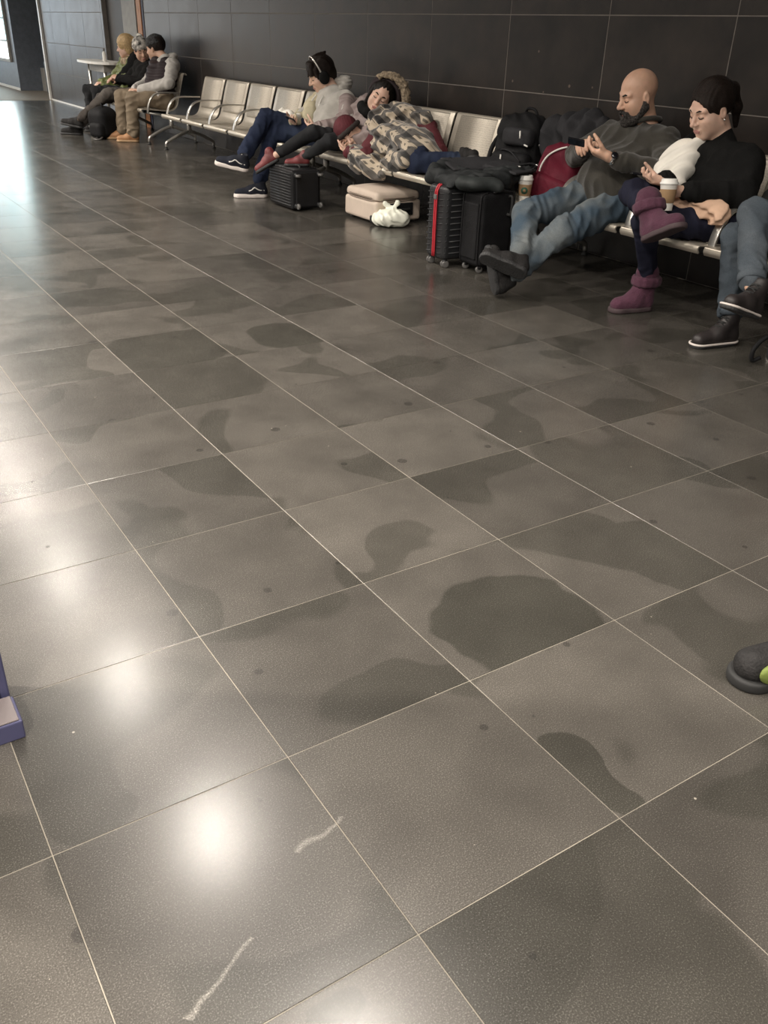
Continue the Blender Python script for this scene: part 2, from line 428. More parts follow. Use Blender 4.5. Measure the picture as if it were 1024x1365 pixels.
blue_glow = glow('added_blue_glow', (0.66, 0.84, 1.0), 1.9)  # made-up bluish glow, tints the reflection in the far stone wall
for k in range(8):
    for z0, z1 in ((0.32, 1.45), (1.52, 2.73)):
        box('pane', (-6.92 + k * 1.395, 30.70, z0), (-6.92 + k * 1.395 + 1.32, 30.715, z1), warm_glow if k < 5 else blue_glow, w2, bevel=0.004, seg=1)
# ceiling with a pale lighting strip
structure(box('ceiling', (1.80, -3.2, CEIL), (5.1, 31, CEIL + 0.1), M['ceiling']))
structure(box('ceiling', (-7.2, -3.2, CEIL), (0.42, 31, CEIL + 0.1), M['ceiling']))
strip = glow('luminous_strip', (1.0, 0.92, 0.84), 1.05)
structure(box('ceiling', (0.42, -3.2, CEIL + 0.02), (1.80, 31, CEIL + 0.1), strip))
ring_me = None
lens = glow('lamp_lens', WARM, 2.0)
for x, ys in ((1.1, ROW_Y), (-1.6, [y + 0.8 for y in ROW_Y[::2]]), (-4.2, [y + 0.8 for y in ROW_Y[::2]])):
    for y in ys:
        z = CEIL + (0.02 if x == 1.1 else 0)
        if ring_me is None:
            bm = bmesh.new()
            add_lathe(bm, [(0.085, 0.0), (0.105, 0.0), (0.105, -0.012), (0.085, -0.014)], (0, 0, 0)); bmesh.ops.recalc_face_normals(bm, faces=bm.faces)
            ring_me = bpy.data.meshes.new('ring'); bm.to_mesh(ring_me); bm.free(); ring_me.materials.append(M['alu'])
            bm = bmesh.new(); add_lathe(bm, [(0.084, 0.0), (0.084, -0.008), (0.02, -0.012)], (0, 0, 0)); bmesh.ops.recalc_face_normals(bm, faces=bm.faces)
            lens_me = bpy.data.meshes.new('lens'); bm.to_mesh(lens_me); bm.free(); lens_me.materials.append(lens)
        t = thing('ceiling_downlight', 'round recessed downlight in the ceiling above the hall', 'ceiling light', (x, y, z), 'recessed ceiling downlights')
        link('ring', ring_me, t); link('lens', lens_me, t)

# ------------------------------------------------------------------ beam seating
def seat_profile(x0=3.585):
    pts = [(x0 + 0.012, 0.338), (x0, 0.358), (x0 + 0.006, 0.374), (x0 + 0.03, 0.380), (x0 + 0.18, 0.368), (x0 + 0.33, 0.358), (x0 + 0.40, 0.368),
           (x0 + 0.445, 0.410), (x0 + 0.475, 0.50), (x0 + 0.515, 0.64), (x0 + 0.545, 0.735), (x0 + 0.560, 0.757), (x0 + 0.585, 0.756), (x0 + 0.598, 0.738)]
    return [Vector((p.x, p.y)) for p in [Vector((q[0], q[1], 0)) for q in catmull([(a, b, 0) for a, b in pts], 4)]]
def add_shell(bm, prof, y0, y1, th=0.009, i0=0, i1=None, lift=0.0):
    prof = prof[i0:i1]; n = len(prof); rows = []
    for i, p in enumerate(prof):
        a = prof[max(i - 1, 0)]; b = prof[min(i + 1, n - 1)]; t = (b - a).normalized(); nn = Vector((-t.y, t.x))
        out = []
        for q, yy in ((p + nn * lift, y0), (p + nn * lift, y1), (p + nn * (lift - th), y1), (p + nn * (lift - th), y0)):
            out.append(bm.verts.new((q.x, yy, q.y)))
        rows.append(out)
    for a, b in zip(rows, rows[1:]):
        for k in range(4): bm.faces.new((a[k], a[(k + 1) % 4], b[(k + 1) % 4], b[k]))
    bm.faces.new(rows[0][::-1]); bm.faces.new(rows[-1])
PROF = seat_profile()
def bench(label, yl, n, pitch, arms, legs, width):
    """seats run from yl towards the camera (decreasing y)"""
    t = thing('beam_bench', label, 'bench', (3.92, yl - n * pitch / 2, 0), 'steel beam benches along the wall')
    gap = pitch - width
    for k in range(n):
        y1 = yl - k * pitch; y0 = y1 - width
        bm = bmesh.new(); add_shell(bm, PROF, y0, y1)
        s = bm_object('seat', bm, M['steel'], t, smooth=True)
        m = s.modifiers.new('edge', 'BEVEL'); m.width = 0.003; m.segments = 2; m.limit_method = 'ANGLE'
        bm = bmesh.new(); add_shell(bm, PROF, y0 + 0.055, y1 - 0.055, 0.002, 15, 24, 0.0022)
        bm_object('perforated_panel', bm, M['perf'], s, smooth=True)
        bm = bmesh.new(); add_shell(bm, PROF, y0 + 0.055, y1 - 0.055, 0.002, 30, 42, 0.0022)
        bm_object('perforated_panel', bm, M['perf'], s, smooth=True)
    ya = yl + 0.02; yb = yl - n * pitch - 0.0 + gap - 0.02
    box('beam', (3.86, yb, 0.275), (3.94, ya, 0.325), M['black_steel'], t, bevel=0.006)
    for k in range(n):
        yc = yl - k * pitch - width / 2
        box('bracket', (3.70, yc - 0.02, 0.318), (4.02, yc + 0.02, 0.352), M['black_steel'], t, bevel=0.004)
    for k in arms:
        y = yl - k * pitch + gap / 2 if 0 < k < n else (yl + 0.012 if k == 0 else yb + 0.012)
        pts = catmull([(3.66, y, 0.335), (3.668, y, 0.39), (3.69, y, 0.455), (3.735, y, 0.515), (3.80, y, 0.545), (3.90, y, 0.552), (4.06, y, 0.548)], 5)
        sec = [(-0.006, -0.021), (0.006, -0.021), (0.008, -0.017), (0.008, 0.017), (0.006, 0.021), (-0.006, 0.021)]
        bm = bmesh.new(); add_tube(bm, [(p.x, p.y, p.z) for p in pts], 1.0, up=None, section=None, seg=4)
        bm.free()
        bm = bmesh.new(); fr = []
        for i, p in enumerate(pts):
            a = pts[max(i - 1, 0)]; b = pts[min(i + 1, len(pts) - 1)]; tt = (b - a).normalized(); nn = Vector((-tt.z, 0, tt.x))
            fr.append([bm.verts.new(p + nn * sx + Vector((0, sy, 0))) for sx, sy in sec])
        for a, b in zip(fr, fr[1:]):
            for q in range(6): bm.faces.new((a[q], a[(q + 1) % 6], b[(q + 1) % 6], b[q]))
        bm.faces.new(fr[0][::-1]); bm.faces.new(fr[-1])
        a = bm_object('armrest', bm, M['alu'], t, smooth=True)
        tube('arm_stay', [(3.66, y, 0.34), (3.80, y, 0.315), (3.90, y, 0.31)], 0.011, M['alu'], t)
    for y in legs:
        bm = bmesh.new()
        add_tube(bm, [(3.92, y, 0.30), (3.92, y, 0.17)], 0.026, 12)
        for sx in (-1, 1):
            pts = catmull([(3.92, y, 0.195), (3.92 + sx * 0.12, y, 0.155), (3.92 + sx * 0.25, y, 0.095), (3.92 + sx * 0.285, y, 0.070), (3.92 + sx * 0.29, y, 0.032)], 4)
            add_tube(bm, pts, [0.021 - 0.007 * i / len(pts) for i in range(len(pts))], 10)
        lg = bm_object('leg', bm, M['alu'], t, smooth=True)
        for sx in (-1, 1):
            lathe('foot', [(0.021, 0), (0.022, 0.008), (0.016, 0.016), (0.008, 0.035)], (3.92 + sx * 0.29, y, 0.0), M['rubber'], lg, seg=12)
    return t
bench('steel beam bench at the far end, under three people huddled beside a bag', 12.485, 3, 0.605, (0, 3), (12.2, 10.66), 0.55)
bench('steel beam bench with four empty seats and curved arms, left of the hooded reader', 10.06, 5, 0.605, (0, 1, 2, 3, 4), (10.10, 7.16), 0.555)
bench('armless steel beam bench under the sleepers and the blanket', 6.985, 5, 0.5515, (), (6.9, 4.42), 0.525)
bench('steel beam bench under the bald man, the woman in purple boots and the white cup', 4.22, 4, 0.555, (1, 2, 3), (3.95, 2.1), 0.52)

# ------------------------------------------------------------------ sculpting: one smooth skin over blended round cones
V3 = lambda *a: np.array(a, dtype=np.float64)
def unit(v):
    v = np.asarray(v, float); return v / (np.linalg.norm(v) + 1e-12)
def frame(f, u):
    """rows: forward, left, up"""
    f = unit(f); l = unit(np.cross(u, f)); return np.array([f, l, np.cross(f, l)])
def rnd_waves(seed, n=6):
    r = np.random.RandomState(seed)
    return unit_rows(r.normal(size=(n, 3))), r.uniform(0, 6.28, n)
def unit_rows(a): return a / np.linalg.norm(a, axis=1, keepdims=True)
def waves(P, freq, seed, n=6):
    A, ph = rnd_waves(seed, n); out = 0
    for i in range(n): out = out + np.sin((P @ A[i]) * freq * (0.7 + 0.6 * i / n) + ph[i])
    return out / n * 1.6
class Clay:
    def __init__(s, k=0.02): s.ops = []; s.k = k; s.disp = None; s.dmax = 0.0; s.fold = None
    def cone(s, a, b, ra, rb=None, k=None, m='u', crease=None, flat=None):
        a = V3(*a); b = V3(*b); rb = ra if rb is None else rb; ba = b - a; L2 = max(float(ba @ ba), 1e-9); Ln = math.sqrt(L2)
        e1 = unit(np.cross(ba, (0.3, 0.2, 0.9))) if Ln > 1e-6 else V3(1, 0, 0)
        def f(P):
            v = P - a; t = np.clip((v @ ba) / L2, 0, 1)
            q = v - t[:, None] * ba
            if flat is not None:
                ax, fa = flat; q = q + (1 / fa - 1) * (q @ ax)[:, None] * ax
            d = np.linalg.norm(q, axis=1) - (ra + (rb - ra) * t)
            if flat is not None: d = d * min(1.0, flat[1] * 1.25)
            if crease is not None:
                amp, lam, sd = crease
                env = 0.12 + 0.88 * np.abs(2 * t - 1) ** 2.5
                ph = 38 * (q @ e1) + 2.2 * np.sin((q @ e1) * 40 + sd) + sd * 1.7 + 1.6 * np.sin(t * Ln * 23 + sd * 2)
                d = d + amp * env * (np.sin(t * Ln * 6.283 / lam + ph) * (0.5 + 0.5 * np.sin((P @ V3(31, -23, 17)) + sd)) + .5 * np.sin(t * Ln * 9.1 / lam + (q @ e1) * 60 + sd))
            return d
        c = (a + b) / 2; r = Ln / 2 + max(ra, rb) * (max(1.0, flat[1]) if flat is not None else 1) + (crease[0] if crease else 0)
        s.ops.append((f, c, r, s.k if k is None else k, m)); return s
    def ell(s, c, r, Mx=None, k=None, m='u'):
        c = V3(*c); r = V3(*r); Mx = np.eye(3) if Mx is None else Mx
        def f(P):
            q = (P - c) @ Mx.T; k0 = np.linalg.norm(q / r, axis=1); k1 = np.linalg.norm(q / (r * r), axis=1)
            return k0 * (k0 - 1) / np.maximum(k1, 1e-6)
        s.ops.append((f, c, float(r.max()), s.k if k is None else k, m)); return s
    def block(s, c, half, rad, Mx=None, k=None, m='u'):
        c = V3(*c); h = V3(*half) - rad; Mx = np.eye(3) if Mx is None else Mx
        def f(P):
            q = np.abs((P - c) @ Mx.T) - h
            return np.linalg.norm(np.maximum(q, 0), axis=1) + np.minimum(q.max(axis=1), 0) - rad
        s.ops.append((f, c, float(np.linalg.norm(V3(*half))), s.k if k is None else k, m)); return s
    def cut(s, p, n, k=0.004):
        """keep the side the normal points away from"""
        p = V3(*p); n = unit(n)
        s.ops.append((lambda P: (P - p) @ n, None, 0, k, 'i')); return s
    def field(s, P, bc=None, br=0, nb=0):
        """bc: block centres with nb points each -> primitives far from a block are skipped"""
        d = np.full(len(P), 1.0)
        for f, c, r, k, m in s.ops:
            if bc is not None and c is not None:
                near = np.linalg.norm(bc - c, axis=1) < r + br + 2 * k + s.dmax + 0.03
                if not near.any(): continue
                idx = np.repeat(near, nb); X = f(P[idx]); D = d[idx]
            else: idx = slice(None); X = f(P); D = d
            if m == 'u':
                h = np.maximum(k - np.abs(D - X), 0) / max(k, 1e-6); D = np.minimum(D, X) - h * h * k * 0.25
            else:
                if m == 's': X = -X
                h = np.maximum(k - np.abs(D - X), 0) / max(k, 1e-6); D = np.maximum(D, X) + h * h * k * 0.25
            d[idx] = D
        if s.disp is not None: d = d + s.disp(P)
        if s.fold is not None:
            amp, fr, sd = s.fold
            Q = P + .035 * np.stack([waves(P, 9, sd + q, 3) for q in (11, 12, 13)], -1)
            d = d + amp * (np.abs(waves(Q, fr, sd, 4)) - .35)
        return d
    def build(s, h):
        U = [(c, r) for f, c, r, k, m in s.ops if m == 'u']
        lo = np.min([c - r for c, r in U], axis=0) - 3 * h - s.dmax; hi = np.max([c + r for c, r in U], axis=0) + 3 * h + s.dmax
        B = 8; nbk = np.ceil((hi - lo) / (h * B)).astype(int)
        g = np.stack(np.meshgrid(*[np.arange(n) for n in nbk], indexing='ij'), -1).reshape(-1, 3)
        cen = lo + (g + 0.5) * B * h
        dc = s.field(cen)
        act = g[np.abs(dc) < B * h * 1.45 + s.dmax]
        if len(act) == 0: return np.zeros((0, 3)), np.zeros((0, 4), int)
        ax = np.arange(B + 1)
        loc = np.stack(np.meshgrid(ax, ax, ax, indexing='ij'), -1).reshape(-1, 3)
        P = lo + (act[:, None, :] * B + loc[None]) * h
        nb = len(loc)
        D = s.field(P.reshape(-1, 3), lo + (act + 0.5) * B * h, B * h * 0.87, nb).reshape(len(act), B + 1, B + 1, B + 1)
        Sg = D < 0
        dims = nbk * B + 4
        key = lambda I: (I[:, 0] * dims[1] + I[:, 1]) * dims[2] + I[:, 2]
        # vertices: mean of the edge crossings of every mixed cell
        cs = [(i, j, k) for i in (0, 1) for j in (0, 1) for k in (0, 1)]
        cor = {c: D[:, c[0]:c[0] + B, c[1]:c[1] + B, c[2]:c[2] + B] for c in cs}
        cnt = sum((cor[c] < 0).astype(np.int8) for c in cs)
        mixed = (cnt > 0) & (cnt < 8)
        bi, ci, cj, ck = np.nonzero(mixed)
        if len(bi) == 0: return np.zeros((0, 3)), np.zeros((0, 4), int)
        vals = {c: cor[c][mixed] for c in cs}
        acc = np.zeros((len(bi), 3)); n = np.zeros(len(bi))
        for c in cs:
            for a in range(3):
                if c[a]: continue
                c2 = list(c); c2[a] = 1; c2 = tuple(c2)
                v1 = vals[c]; v2 = vals[c2]; x = (v1 < 0) != (v2 < 0)
                t = np.where(x, v1 / np.where(x, v1 - v2, 1), 0)
                p = np.tile(np.array(c, float), (len(bi), 1)); p[:, a] = t
                acc[x] += p[x]; n[x] += 1
        cell = np.stack([ci, cj, ck], -1) + act[bi] * B
        verts = lo + (cell + acc / n[:, None]) * h
        ck_ = key(cell); order = np.argsort(ck_); ks = ck_[order]
        faces = []
        for a in range(3):
            b, c = (a + 1) % 3, (a + 2) % 3
            sl = [slice(0, B)] * 3; sl2 = list(sl); sl2[a] = slice(1, B + 1)
            s1 = Sg[(slice(None), *sl)]; s2 = Sg[(slice(None), *sl2)]
            x = s1 != s2
            e = np.nonzero(x)
            base = np.stack(e[1:], -1) + act[e[0]] * B
            flip = s1[x]
            eb = np.zeros(3, int); eb[b] = 1; ec = np.zeros(3, int); ec[c] = 1
            q = []
            ok = np.ones(len(base), bool)
            for I in (base, base - eb, base - eb - ec, base - ec):
                kk = key(I); pos = np.searchsorted(ks, kk); pos = np.minimum(pos, len(ks) - 1)
                ok &= (ks[pos] == kk) & (I.min(axis=1) >= 0); q.append(order[pos])
            q = np.stack(q, -1)
            q[~flip] = q[~flip][:, ::-1]
            faces.append(q[ok])
        F = np.concatenate(faces)
        return verts, F
def np_mesh(name, verts, faces, material, smooth=True):
    me = bpy.data.meshes.new(name)
    nf = len(faces); w = faces.shape[1]
    me.vertices.add(len(verts)); me.vertices.foreach_set('co', np.asarray(verts, np.float32).ravel())
    me.loops.add(nf * w); me.loops.foreach_set('vertex_index', faces.astype(np.int32).ravel())
    me.polygons.add(nf); me.polygons.foreach_set('loop_start', np.arange(0, nf * w, w, dtype=np.int32))
    me.update(calc_edges=True); me.validate()
    me.polygons.foreach_set('use_smooth', [smooth] * len(me.polygons))
    me.materials.append(material)
    return me
def relax(V, F, it):
    """a few rounds of Laplacian smoothing"""
    if it == 0: return V
    E = np.concatenate([F[:, [i, (i + 1) % 4]] for i in range(4)]); n = np.bincount(E[:, 0], minlength=len(V)) + np.bincount(E[:, 1], minlength=len(V))
    n = np.maximum(n, 1)
    for _ in range(it):
        A = np.stack([np.bincount(E[:, 0], V[E[:, 1], i], len(V)) + np.bincount(E[:, 1], V[E[:, 0], i], len(V)) for i in range(3)], -1)
        V = V * 0.5 + 0.5 * A / n[:, None]
    return V
def sculpt(name, clay, h, material, parent=None, smooth=1, label=None):
    V, F = clay.build(h)
    if len(F) == 0: raise RuntimeError('empty clay ' + name)
    V = relax(V, F, smooth)
    if parent is not None: V = V - np.array(world_loc(parent))
    o = link(name, np_mesh(name, V, F, material), parent)
    if label: o['label'] = label
    return o
lerp = lambda a, b, t: tuple(np.asarray(a, float) * (1 - t) + np.asarray(b, float) * t)

# ------------------------------------------------------------------ bodies
def head_clay(C, c, f, u, s=1.0, lids=True, nose=1.0, jaw=1.0, ears=True):
    Mx = frame(f, u); c = V3(*c)
    T = lambda x, y, z: c + (np.array([x, y, z]) * s) @ Mx
    r = lambda *a: [v * s for v in a]
    C.ell(T(-.014, 0, .036), r(.094, .075, .086), Mx, k=.02 * s)
    C.ell(T(.020, 0, -.035), r(.064, .060, .078), Mx, k=.035 * s)
    C.ell(T(.052, 0, -.090), r(.026, .026 * jaw, .022), Mx, k=.025 * s)
    for sg in (-1, 1):
        C.cone(T(-.012, sg * .054, -.058), T(.050, sg * .018 * jaw, -.098), .015 * s, .013 * s, k=.026 * s)
        C.ell(T(.056, sg * .040, -.026), r(.020, .020, .018), Mx, k=.026 * s)
        C.cone(T(.078, sg * .012, .021), T(.066, sg * .046, .022), .009 * s, .009 * s, k=.016 * s)
        C.ell(T(.090, sg * .030, .001), r(.016, .016, .011), Mx, k=.014 * s, m='s')
        if lids: C.ell(T(.066, sg * .031, .001), r(.0145, .017, .0125), Mx, k=.004 * s)
    for sg in (-1, 1): C.ell(T(.026, sg * .044, -.052), r(.034, .022, .034), Mx, k=.03 * s)
    C.cone(T(.080, 0, .008), T(.104, 0, -.030), .0085 * s, .0125 * s * nose, k=.010 * s)
    for sg in (-1, 1): C.ell(T(.092, sg * .0125, -.034), r(.010, .0075, .008), Mx, k=.006 * s)
    C.cone(T(.079, -.015, -.062), T(.079, .015, -.062), .0075 * s, k=.008 * s)
    C.cone(T(.077, -.013, -.073), T(.077, .013, -.073), .008 * s, k=.008 * s)
    C.block(T(.091, 0, -.0672), r(.008, .019, .0012), .001 * s, Mx, k=.003 * s, m='s')
    if ears:
        for sg in (-1, 1):
            C.ell(T(-.010, sg * .076, -.008), r(.017, .010, .031), Mx, k=.006 * s)
            C.ell(T(-.004, sg * .086, -.004), r(.009, .006, .017), Mx, k=.004 * s, m='s')
    return T, Mx
def hand_clay(C, w, d, n, thumb, s=1.0, bend=(0.35, 0.4, 0.45, 0.5), spread=0.0, tb=0.5, side=None):
    """wrist point, direction of the fingers, palm normal (the side the fingers close to); thumb = +1/-1 picks the side"""
    d = unit(d); n = unit(np.asarray(n, float) - (np.asarray(n, float) @ d) * d); t = np.cross(n, d) * thumb
    w = V3(*w); P = lambda a, b, c: w + (d * a + t * b + n * c) * s
    for i, y in enumerate((.027, .009, -.009, -.025)):
        C.cone(P(0.005, y * .55, 0), P(.085 - .004 * abs(i - 1), y, 0), .0155 * s, .0118 * s, k=.016 * s)
    C.cone(P(.012, .018, .006), P(.045, .030, .012), .017 * s, .014 * s, k=.014 * s)
    for i, (y, L) in enumerate(((.027, .072), (.009, .080), (-.009, .074), (-.025, .058))):
        p = P(.085 - .004 * abs(i - 1), y, 0); a = 0.0; r = .0096
        for j, (fr_, r2) in enumerate(((.45, .0088), (.31, .0080), (.24, .0068))):
            a += bend[i] * (1.0, 1.1, .7)[j]
            q = p + ((d * math.cos(a) + n * math.sin(a)) * L * fr_ + t * spread * (1.5 - i) * L * fr_ * .3) * s
            C.cone(p, q, r * s, r2 * s, k=.003 * s); p = q; r = r2
    p = P(.030, .030, .012); dirs = ((.62, .72, .30), (.80, .45, .40), (.88, .20, .42)); r = .0125
    for (x, y, z), L, r2 in zip(dirs, (.034, .032, .026), (.0108, .0098, .0080)):
        q = p + (d * x + t * y + n * (z * (0.5 + tb))) * L * s
        C.cone(p, q, r * s, r2 * s, k=.004 * s); p = q; r = r2
def body_clay(j, sex='m', s=1.0, head=True, **hk):
    """one skin: head, neck, trunk, arms, hands, legs, feet; clothes are laid over it"""
    C = Clay(.02)
    g = lambda k: V3(*j[k])
    T = Mx = None
    if head:
        T, Mx = head_clay(C, j['H'], j['hf'], j['hu'], j.get('hs', 1.08), **hk)
        s2 = j.get('hs', 1.08)
        C.cone(T(-.030, 0, -.045), lerp(T(-.03, 0, -.06), j['N'], 1.0), .050 * s2, .053 * s2, k=.03)
    N, P = g('N'), g('P')
    ch = (g('sL') + g('sR')) / 2
    C.cone(lerp(j['sL'], j['sR'], .15), lerp(j['sL'], j['sR'], .85), .055 * s)
    C.cone(lerp(ch, P, .15), P, .066 * s, .080 * s, k=.03)
    C.cone(N, ch, .05 * s, .06 * s, k=.03)
    for q in 'LR':
        C.cone(j['s' + q], j['e' + q], .042 * s, .035 * s); C.cone(j['e' + q], j['w' + q], .035 * s, .024 * s, k=.012)
        C.cone(j['h' + q], j['k' + q], .068 * s, .046 * s, k=.03); C.cone(j['k' + q], j['a' + q], .045 * s, .030 * s, k=.02)
        if 't' + q in j: C.cone(j['a' + q], j['t' + q], .030 * s, .024 * s, k=.015)
        if 'hand' + q in j:
            hd = dict(j['hand' + q]); hand_clay(C, j['w' + q], **hd)
    return C, T, Mx
def trousers_clay(j, s=1.0, th=(.088, .063), sh=(.060, .048), hip=.10, end=1.0, cr=.005, seed=1.0):
    C = Clay(.03); C.fold = (.0125, 52, int(seed * 10)); C.dmax = .012
    C.cone(j['hL'], j['hR'], hip * s)
    C.cone(j['P'], lerp(j['P'], j['N'], .18), hip * 1.05 * s, hip * .98 * s)
    for i, q in enumerate('LR'):
        C.cone(j['h' + q], j['k' + q], th[0] * s, th[1] * s, k=.03, crease=(cr, .062, seed + i))
        a = lerp(j['k' + q], j['a' + q], end)
        C.cone(j['k' + q], a, sh[0] * s, sh[1] * s, k=.02, crease=(cr * 1.1, .052, seed + 2 + i))
    return C
def top_clay(j, s=1.0, sh=.078, arm=(.062, .054, .046), belly=.12, hem=.0, cr=.005, seed=1.0, end=1.0, neck=.07, waist=None, chest=.098):
    C = Clay(.035); C.fold = (.0140, 46, int(seed * 10) + 3); C.dmax = .014
    g = lambda k: V3(*j[k])
    ch = (g('sL') + g('sR')) / 2; P = g('P'); low = V3(*lerp(P, ch, hem))
    ax = unit(g('sL') - g('sR'))
    C.cone(lerp(j['sL'], j['sR'], .08), lerp(j['sL'], j['sR'], .92), sh * s, k=.04)
    a = lerp(ch, low, .22); wd = np.linalg.norm(g('sL') - g('sR')) * .24
    for sg in (-1, 1):
        C.cone(V3(*a) + ax * sg * wd * .9, low + ax * sg * wd * .75, chest * s, (waist or belly) * s, k=.06, crease=(cr * .9, .09, seed + sg))
    C.ell(lerp(ch, low, .72), (belly * 1.12 * s,) * 3, k=.06)
    C.cone(lerp(ch, j['N'], .3), j['N'], neck * 1.25 * s, neck * s, k=.05)
    for i, q in enumerate('LR'):
        C.cone(j['s' + q], j['e' + q], arm[0] * s, arm[1] * s, k=.03, crease=(cr, .055, seed + 3 + i))
        C.cone(j['e' + q], lerp(j['e' + q], j['w' + q], end), arm[1] * s, arm[2] * s, k=.02, crease=(cr, .042, seed + 5 + i))
    return C
def limb_sleeve(j, q, arm, cr=.005, seed=1.0, t0=0.0, end=1.0):
    C = Clay(.02); C.fold = (.0125, 52, int(seed * 10) + 5); C.dmax = .012
    C.cone(lerp(j['s' + q], j['e' + q], t0), j['e' + q], arm[0], arm[1], crease=(cr, .055, seed))
    C.cone(j['e' + q], lerp(j['e' + q], j['w' + q], end), arm[1], arm[2], crease=(cr, .042, seed + 2))
    return C
def hair_clay(T, Mx, s, r=(.104, .086, .098), c=(-.022, 0, .040), front=.050, low=-.03, amp=.004, freq=90, seed=3, side=None):
    """cap of hair: the skull shell minus the face"""
    C = Clay(.01)
    C.ell(T(*c), [v * s for v in r], Mx)
    C.ell(T(.100, 0, -.034), (.085 * s, .064 * s, .106 * s), Mx, k=.012, m='s')
    C.ell(T(.02, 0, -.100), (.12 * s, .12 * s, .075 * s), Mx, k=.012, m='s')
    Ml = Mx
    C.disp = lambda P: amp * np.sin(((P - T(0, 0, 0)) @ Ml[1]) * freq * 3 + 2 * waves(P, 60, seed)) * .6 + amp * .7 * waves(P, freq, seed); C.dmax = amp * 2
    return C
def put_parts(name, clay, h, m, par, **k): return sculpt(name, clay, h, m, par, **k)
def placed(me, name, parent, origin, d, up, s=1.0):
    """shared mesh in its own frame (x along d, z along up) set down at origin"""
    Mx = frame(d, up)
    o = link(name, me, parent)
    off = Vector(origin) - (world_loc(parent) if parent is not None else Vector((0, 0, 0)))
    m = Matrix.Identity(4)
    for c in range(3):
        for r_ in range(3): m[r_][c] = Mx[c][r_] * s
        m[c][3] = off[c]
    o.matrix_local = m
    return o
def clay_mesh(name, clay, h, material, smooth=1):
    V, F = clay.build(h); return np_mesh(name, relax(V, F, smooth), F, material)
def shoe_meshes(h=.006, L=.28, w=.045, collar=.11, cr=.030, sole_t=.026, toe_h=.048, mu=None, ms=None, ml=None, fuzzy=0.0, shaft=None):
    """heel at the origin, toe along +x, sole on z = 0"""
    C = Clay(.03)
    C.cone((.042, 0, .045), (L * .45, 0, .050), w * .86, w * .92)
    C.cone((L * .45, 0, .046), (L - w * .95, 0, toe_h * .75), w * .95, w * .80)
    C.cone((.046, 0, .05), (.052, 0, collar), w * .84, w * .80 if shaft is None else shaft)
    C.cone((.06, 0, collar - .02), (L * .45, 0, .062), w * .62, w * .7)
    if shaft is None: C.ell((.055, 0, collar + .028), (.034, .027, .024), k=.006, m='s')
    C.cut((0, 0, .012), (0, 0, -1))
    if fuzzy: C.disp = lambda P: fuzzy * waves(P, 170, 5, 8); C.dmax = fuzzy * 2
    up = clay_mesh('upper', C, h, mu)
    Sx = Clay(.02)
    Sx.cone((.046, 0, .012), (L * .42, 0, .012), w * 1.0, w * .93, k=.03)
    Sx.cone((L * .42, 0, .012), (L - w * 1.02, 0, .012), w * .95, w * 1.02, k=.03)
    Sx.cut((0, 0, sole_t), (0, 0, 1)); Sx.cut((0, 0, 0), (0, 0, -1))
    so = clay_mesh('sole', Sx, h * .8, ms)
    la = None
    if ml is not None:
        bm = bmesh.new()
        for i in range(5):
            ax_ = V3(L * .45 - .06, 0, .062 - (collar - .02)); nn = unit((-ax_[2], 0, ax_[0])); q0 = V3(.06, 0, collar - .02) + nn * w * .66; q1 = V3(L * .45, 0, .062) + nn * w * .74
            t = i / 4; p = q1 + (q0 - q1) * (t * .92) + V3(.012, 0, -.006) * (1 - t); st = (q0 - q1) * .14; hw = w * .50; dn = nn * w * .20
            A = lambda s0, s1: catmull([p - dn + V3(0, s0 * hw, 0), p + st * .35 + V3(0, s0 * hw * .4, 0), p + st * .65 + V3(0, s1 * hw * .4, 0), p + st - dn + V3(0, s1 * hw, 0)], 3)
            add_tube(bm, A(-1, 1), .0042, 6); add_tube(bm, A(1, -1), .0042, 6)
        bmesh.ops.recalc_face_normals(bm, faces=bm.faces)
        la = bpy.data.meshes.new('laces'); bm.to_mesh(la); bm.free(); la.materials.append(ml)
    return up, so, la
def put_shoe(meshes, parent, heel, toe, up, s=1.0, name='shoe', label=None):
    a, b, c = meshes; d = np.asarray(toe, float) - np.asarray(heel, float)
    o = placed(a, name, parent, heel, d, up, s)
    if label: o['label'] = label
    for me, n in ((b, 'sole'), (c, 'laces')):
        if me is not None:
            q = link(n, me, o)
    return o

# ------------------------------------------------------------------ people
def skin_mat(name, col):
    m = mat(name, col, 0.48, var=0.10, scale=18, bump=0.08, bscale=150)
    B = m.node_tree.nodes['Principled BSDF']
    B.inputs['Subsurface Weight'].default_value = 0.12
    B.inputs['Subsurface Radius'].default_value = (0.010, 0.004, 0.002)
    B.inputs['Subsurface Scale'].default_value = 1.0
    return m
M['skin'] = skin_mat('olive_skin', (0.62, 0.385, 0.275))
M['skin2'] = skin_mat('fair_skin', (0.68, 0.45, 0.345))
M['brown_hair'] = matte('dark_brown_hair', (0.016, 0.011, 0.009), 0.42, var=0.5, scale=60, stretch=(1, 1, 6), bump=0.4, bscale=120)
M['black_hair'] = matte('black_hair', (0.010, 0.008, 0.007), 0.45, var=0.4, scale=50, bump=0.4, bscale=120)
M['blond_hair'] = mat('blond_hair', (0.52, 0.36, 0.18), 0.5, var=0.25, scale=60, bump=0.4, bscale=120)
M['beard'] = matte('black_beard', (0.014, 0.011, 0.010), 0.7, var=0.7, scale=120, col2=(0.05, 0.045, 0.042), bump=0.6, bscale=220)
M['line'] = mat('dark_lash', (0.02, 0.012, 0.010), 0.6)
M['lip'] = mat('lips', (0.48, 0.22, 0.19), 0.5)
M['olive_knit'] = matte('dark_olive_knit', (0.040, 0.037, 0.031), 0.9, var=0.15, scale=9, bump=0.3, bscale=180, sheen=0.25)
M['jeans'] = None
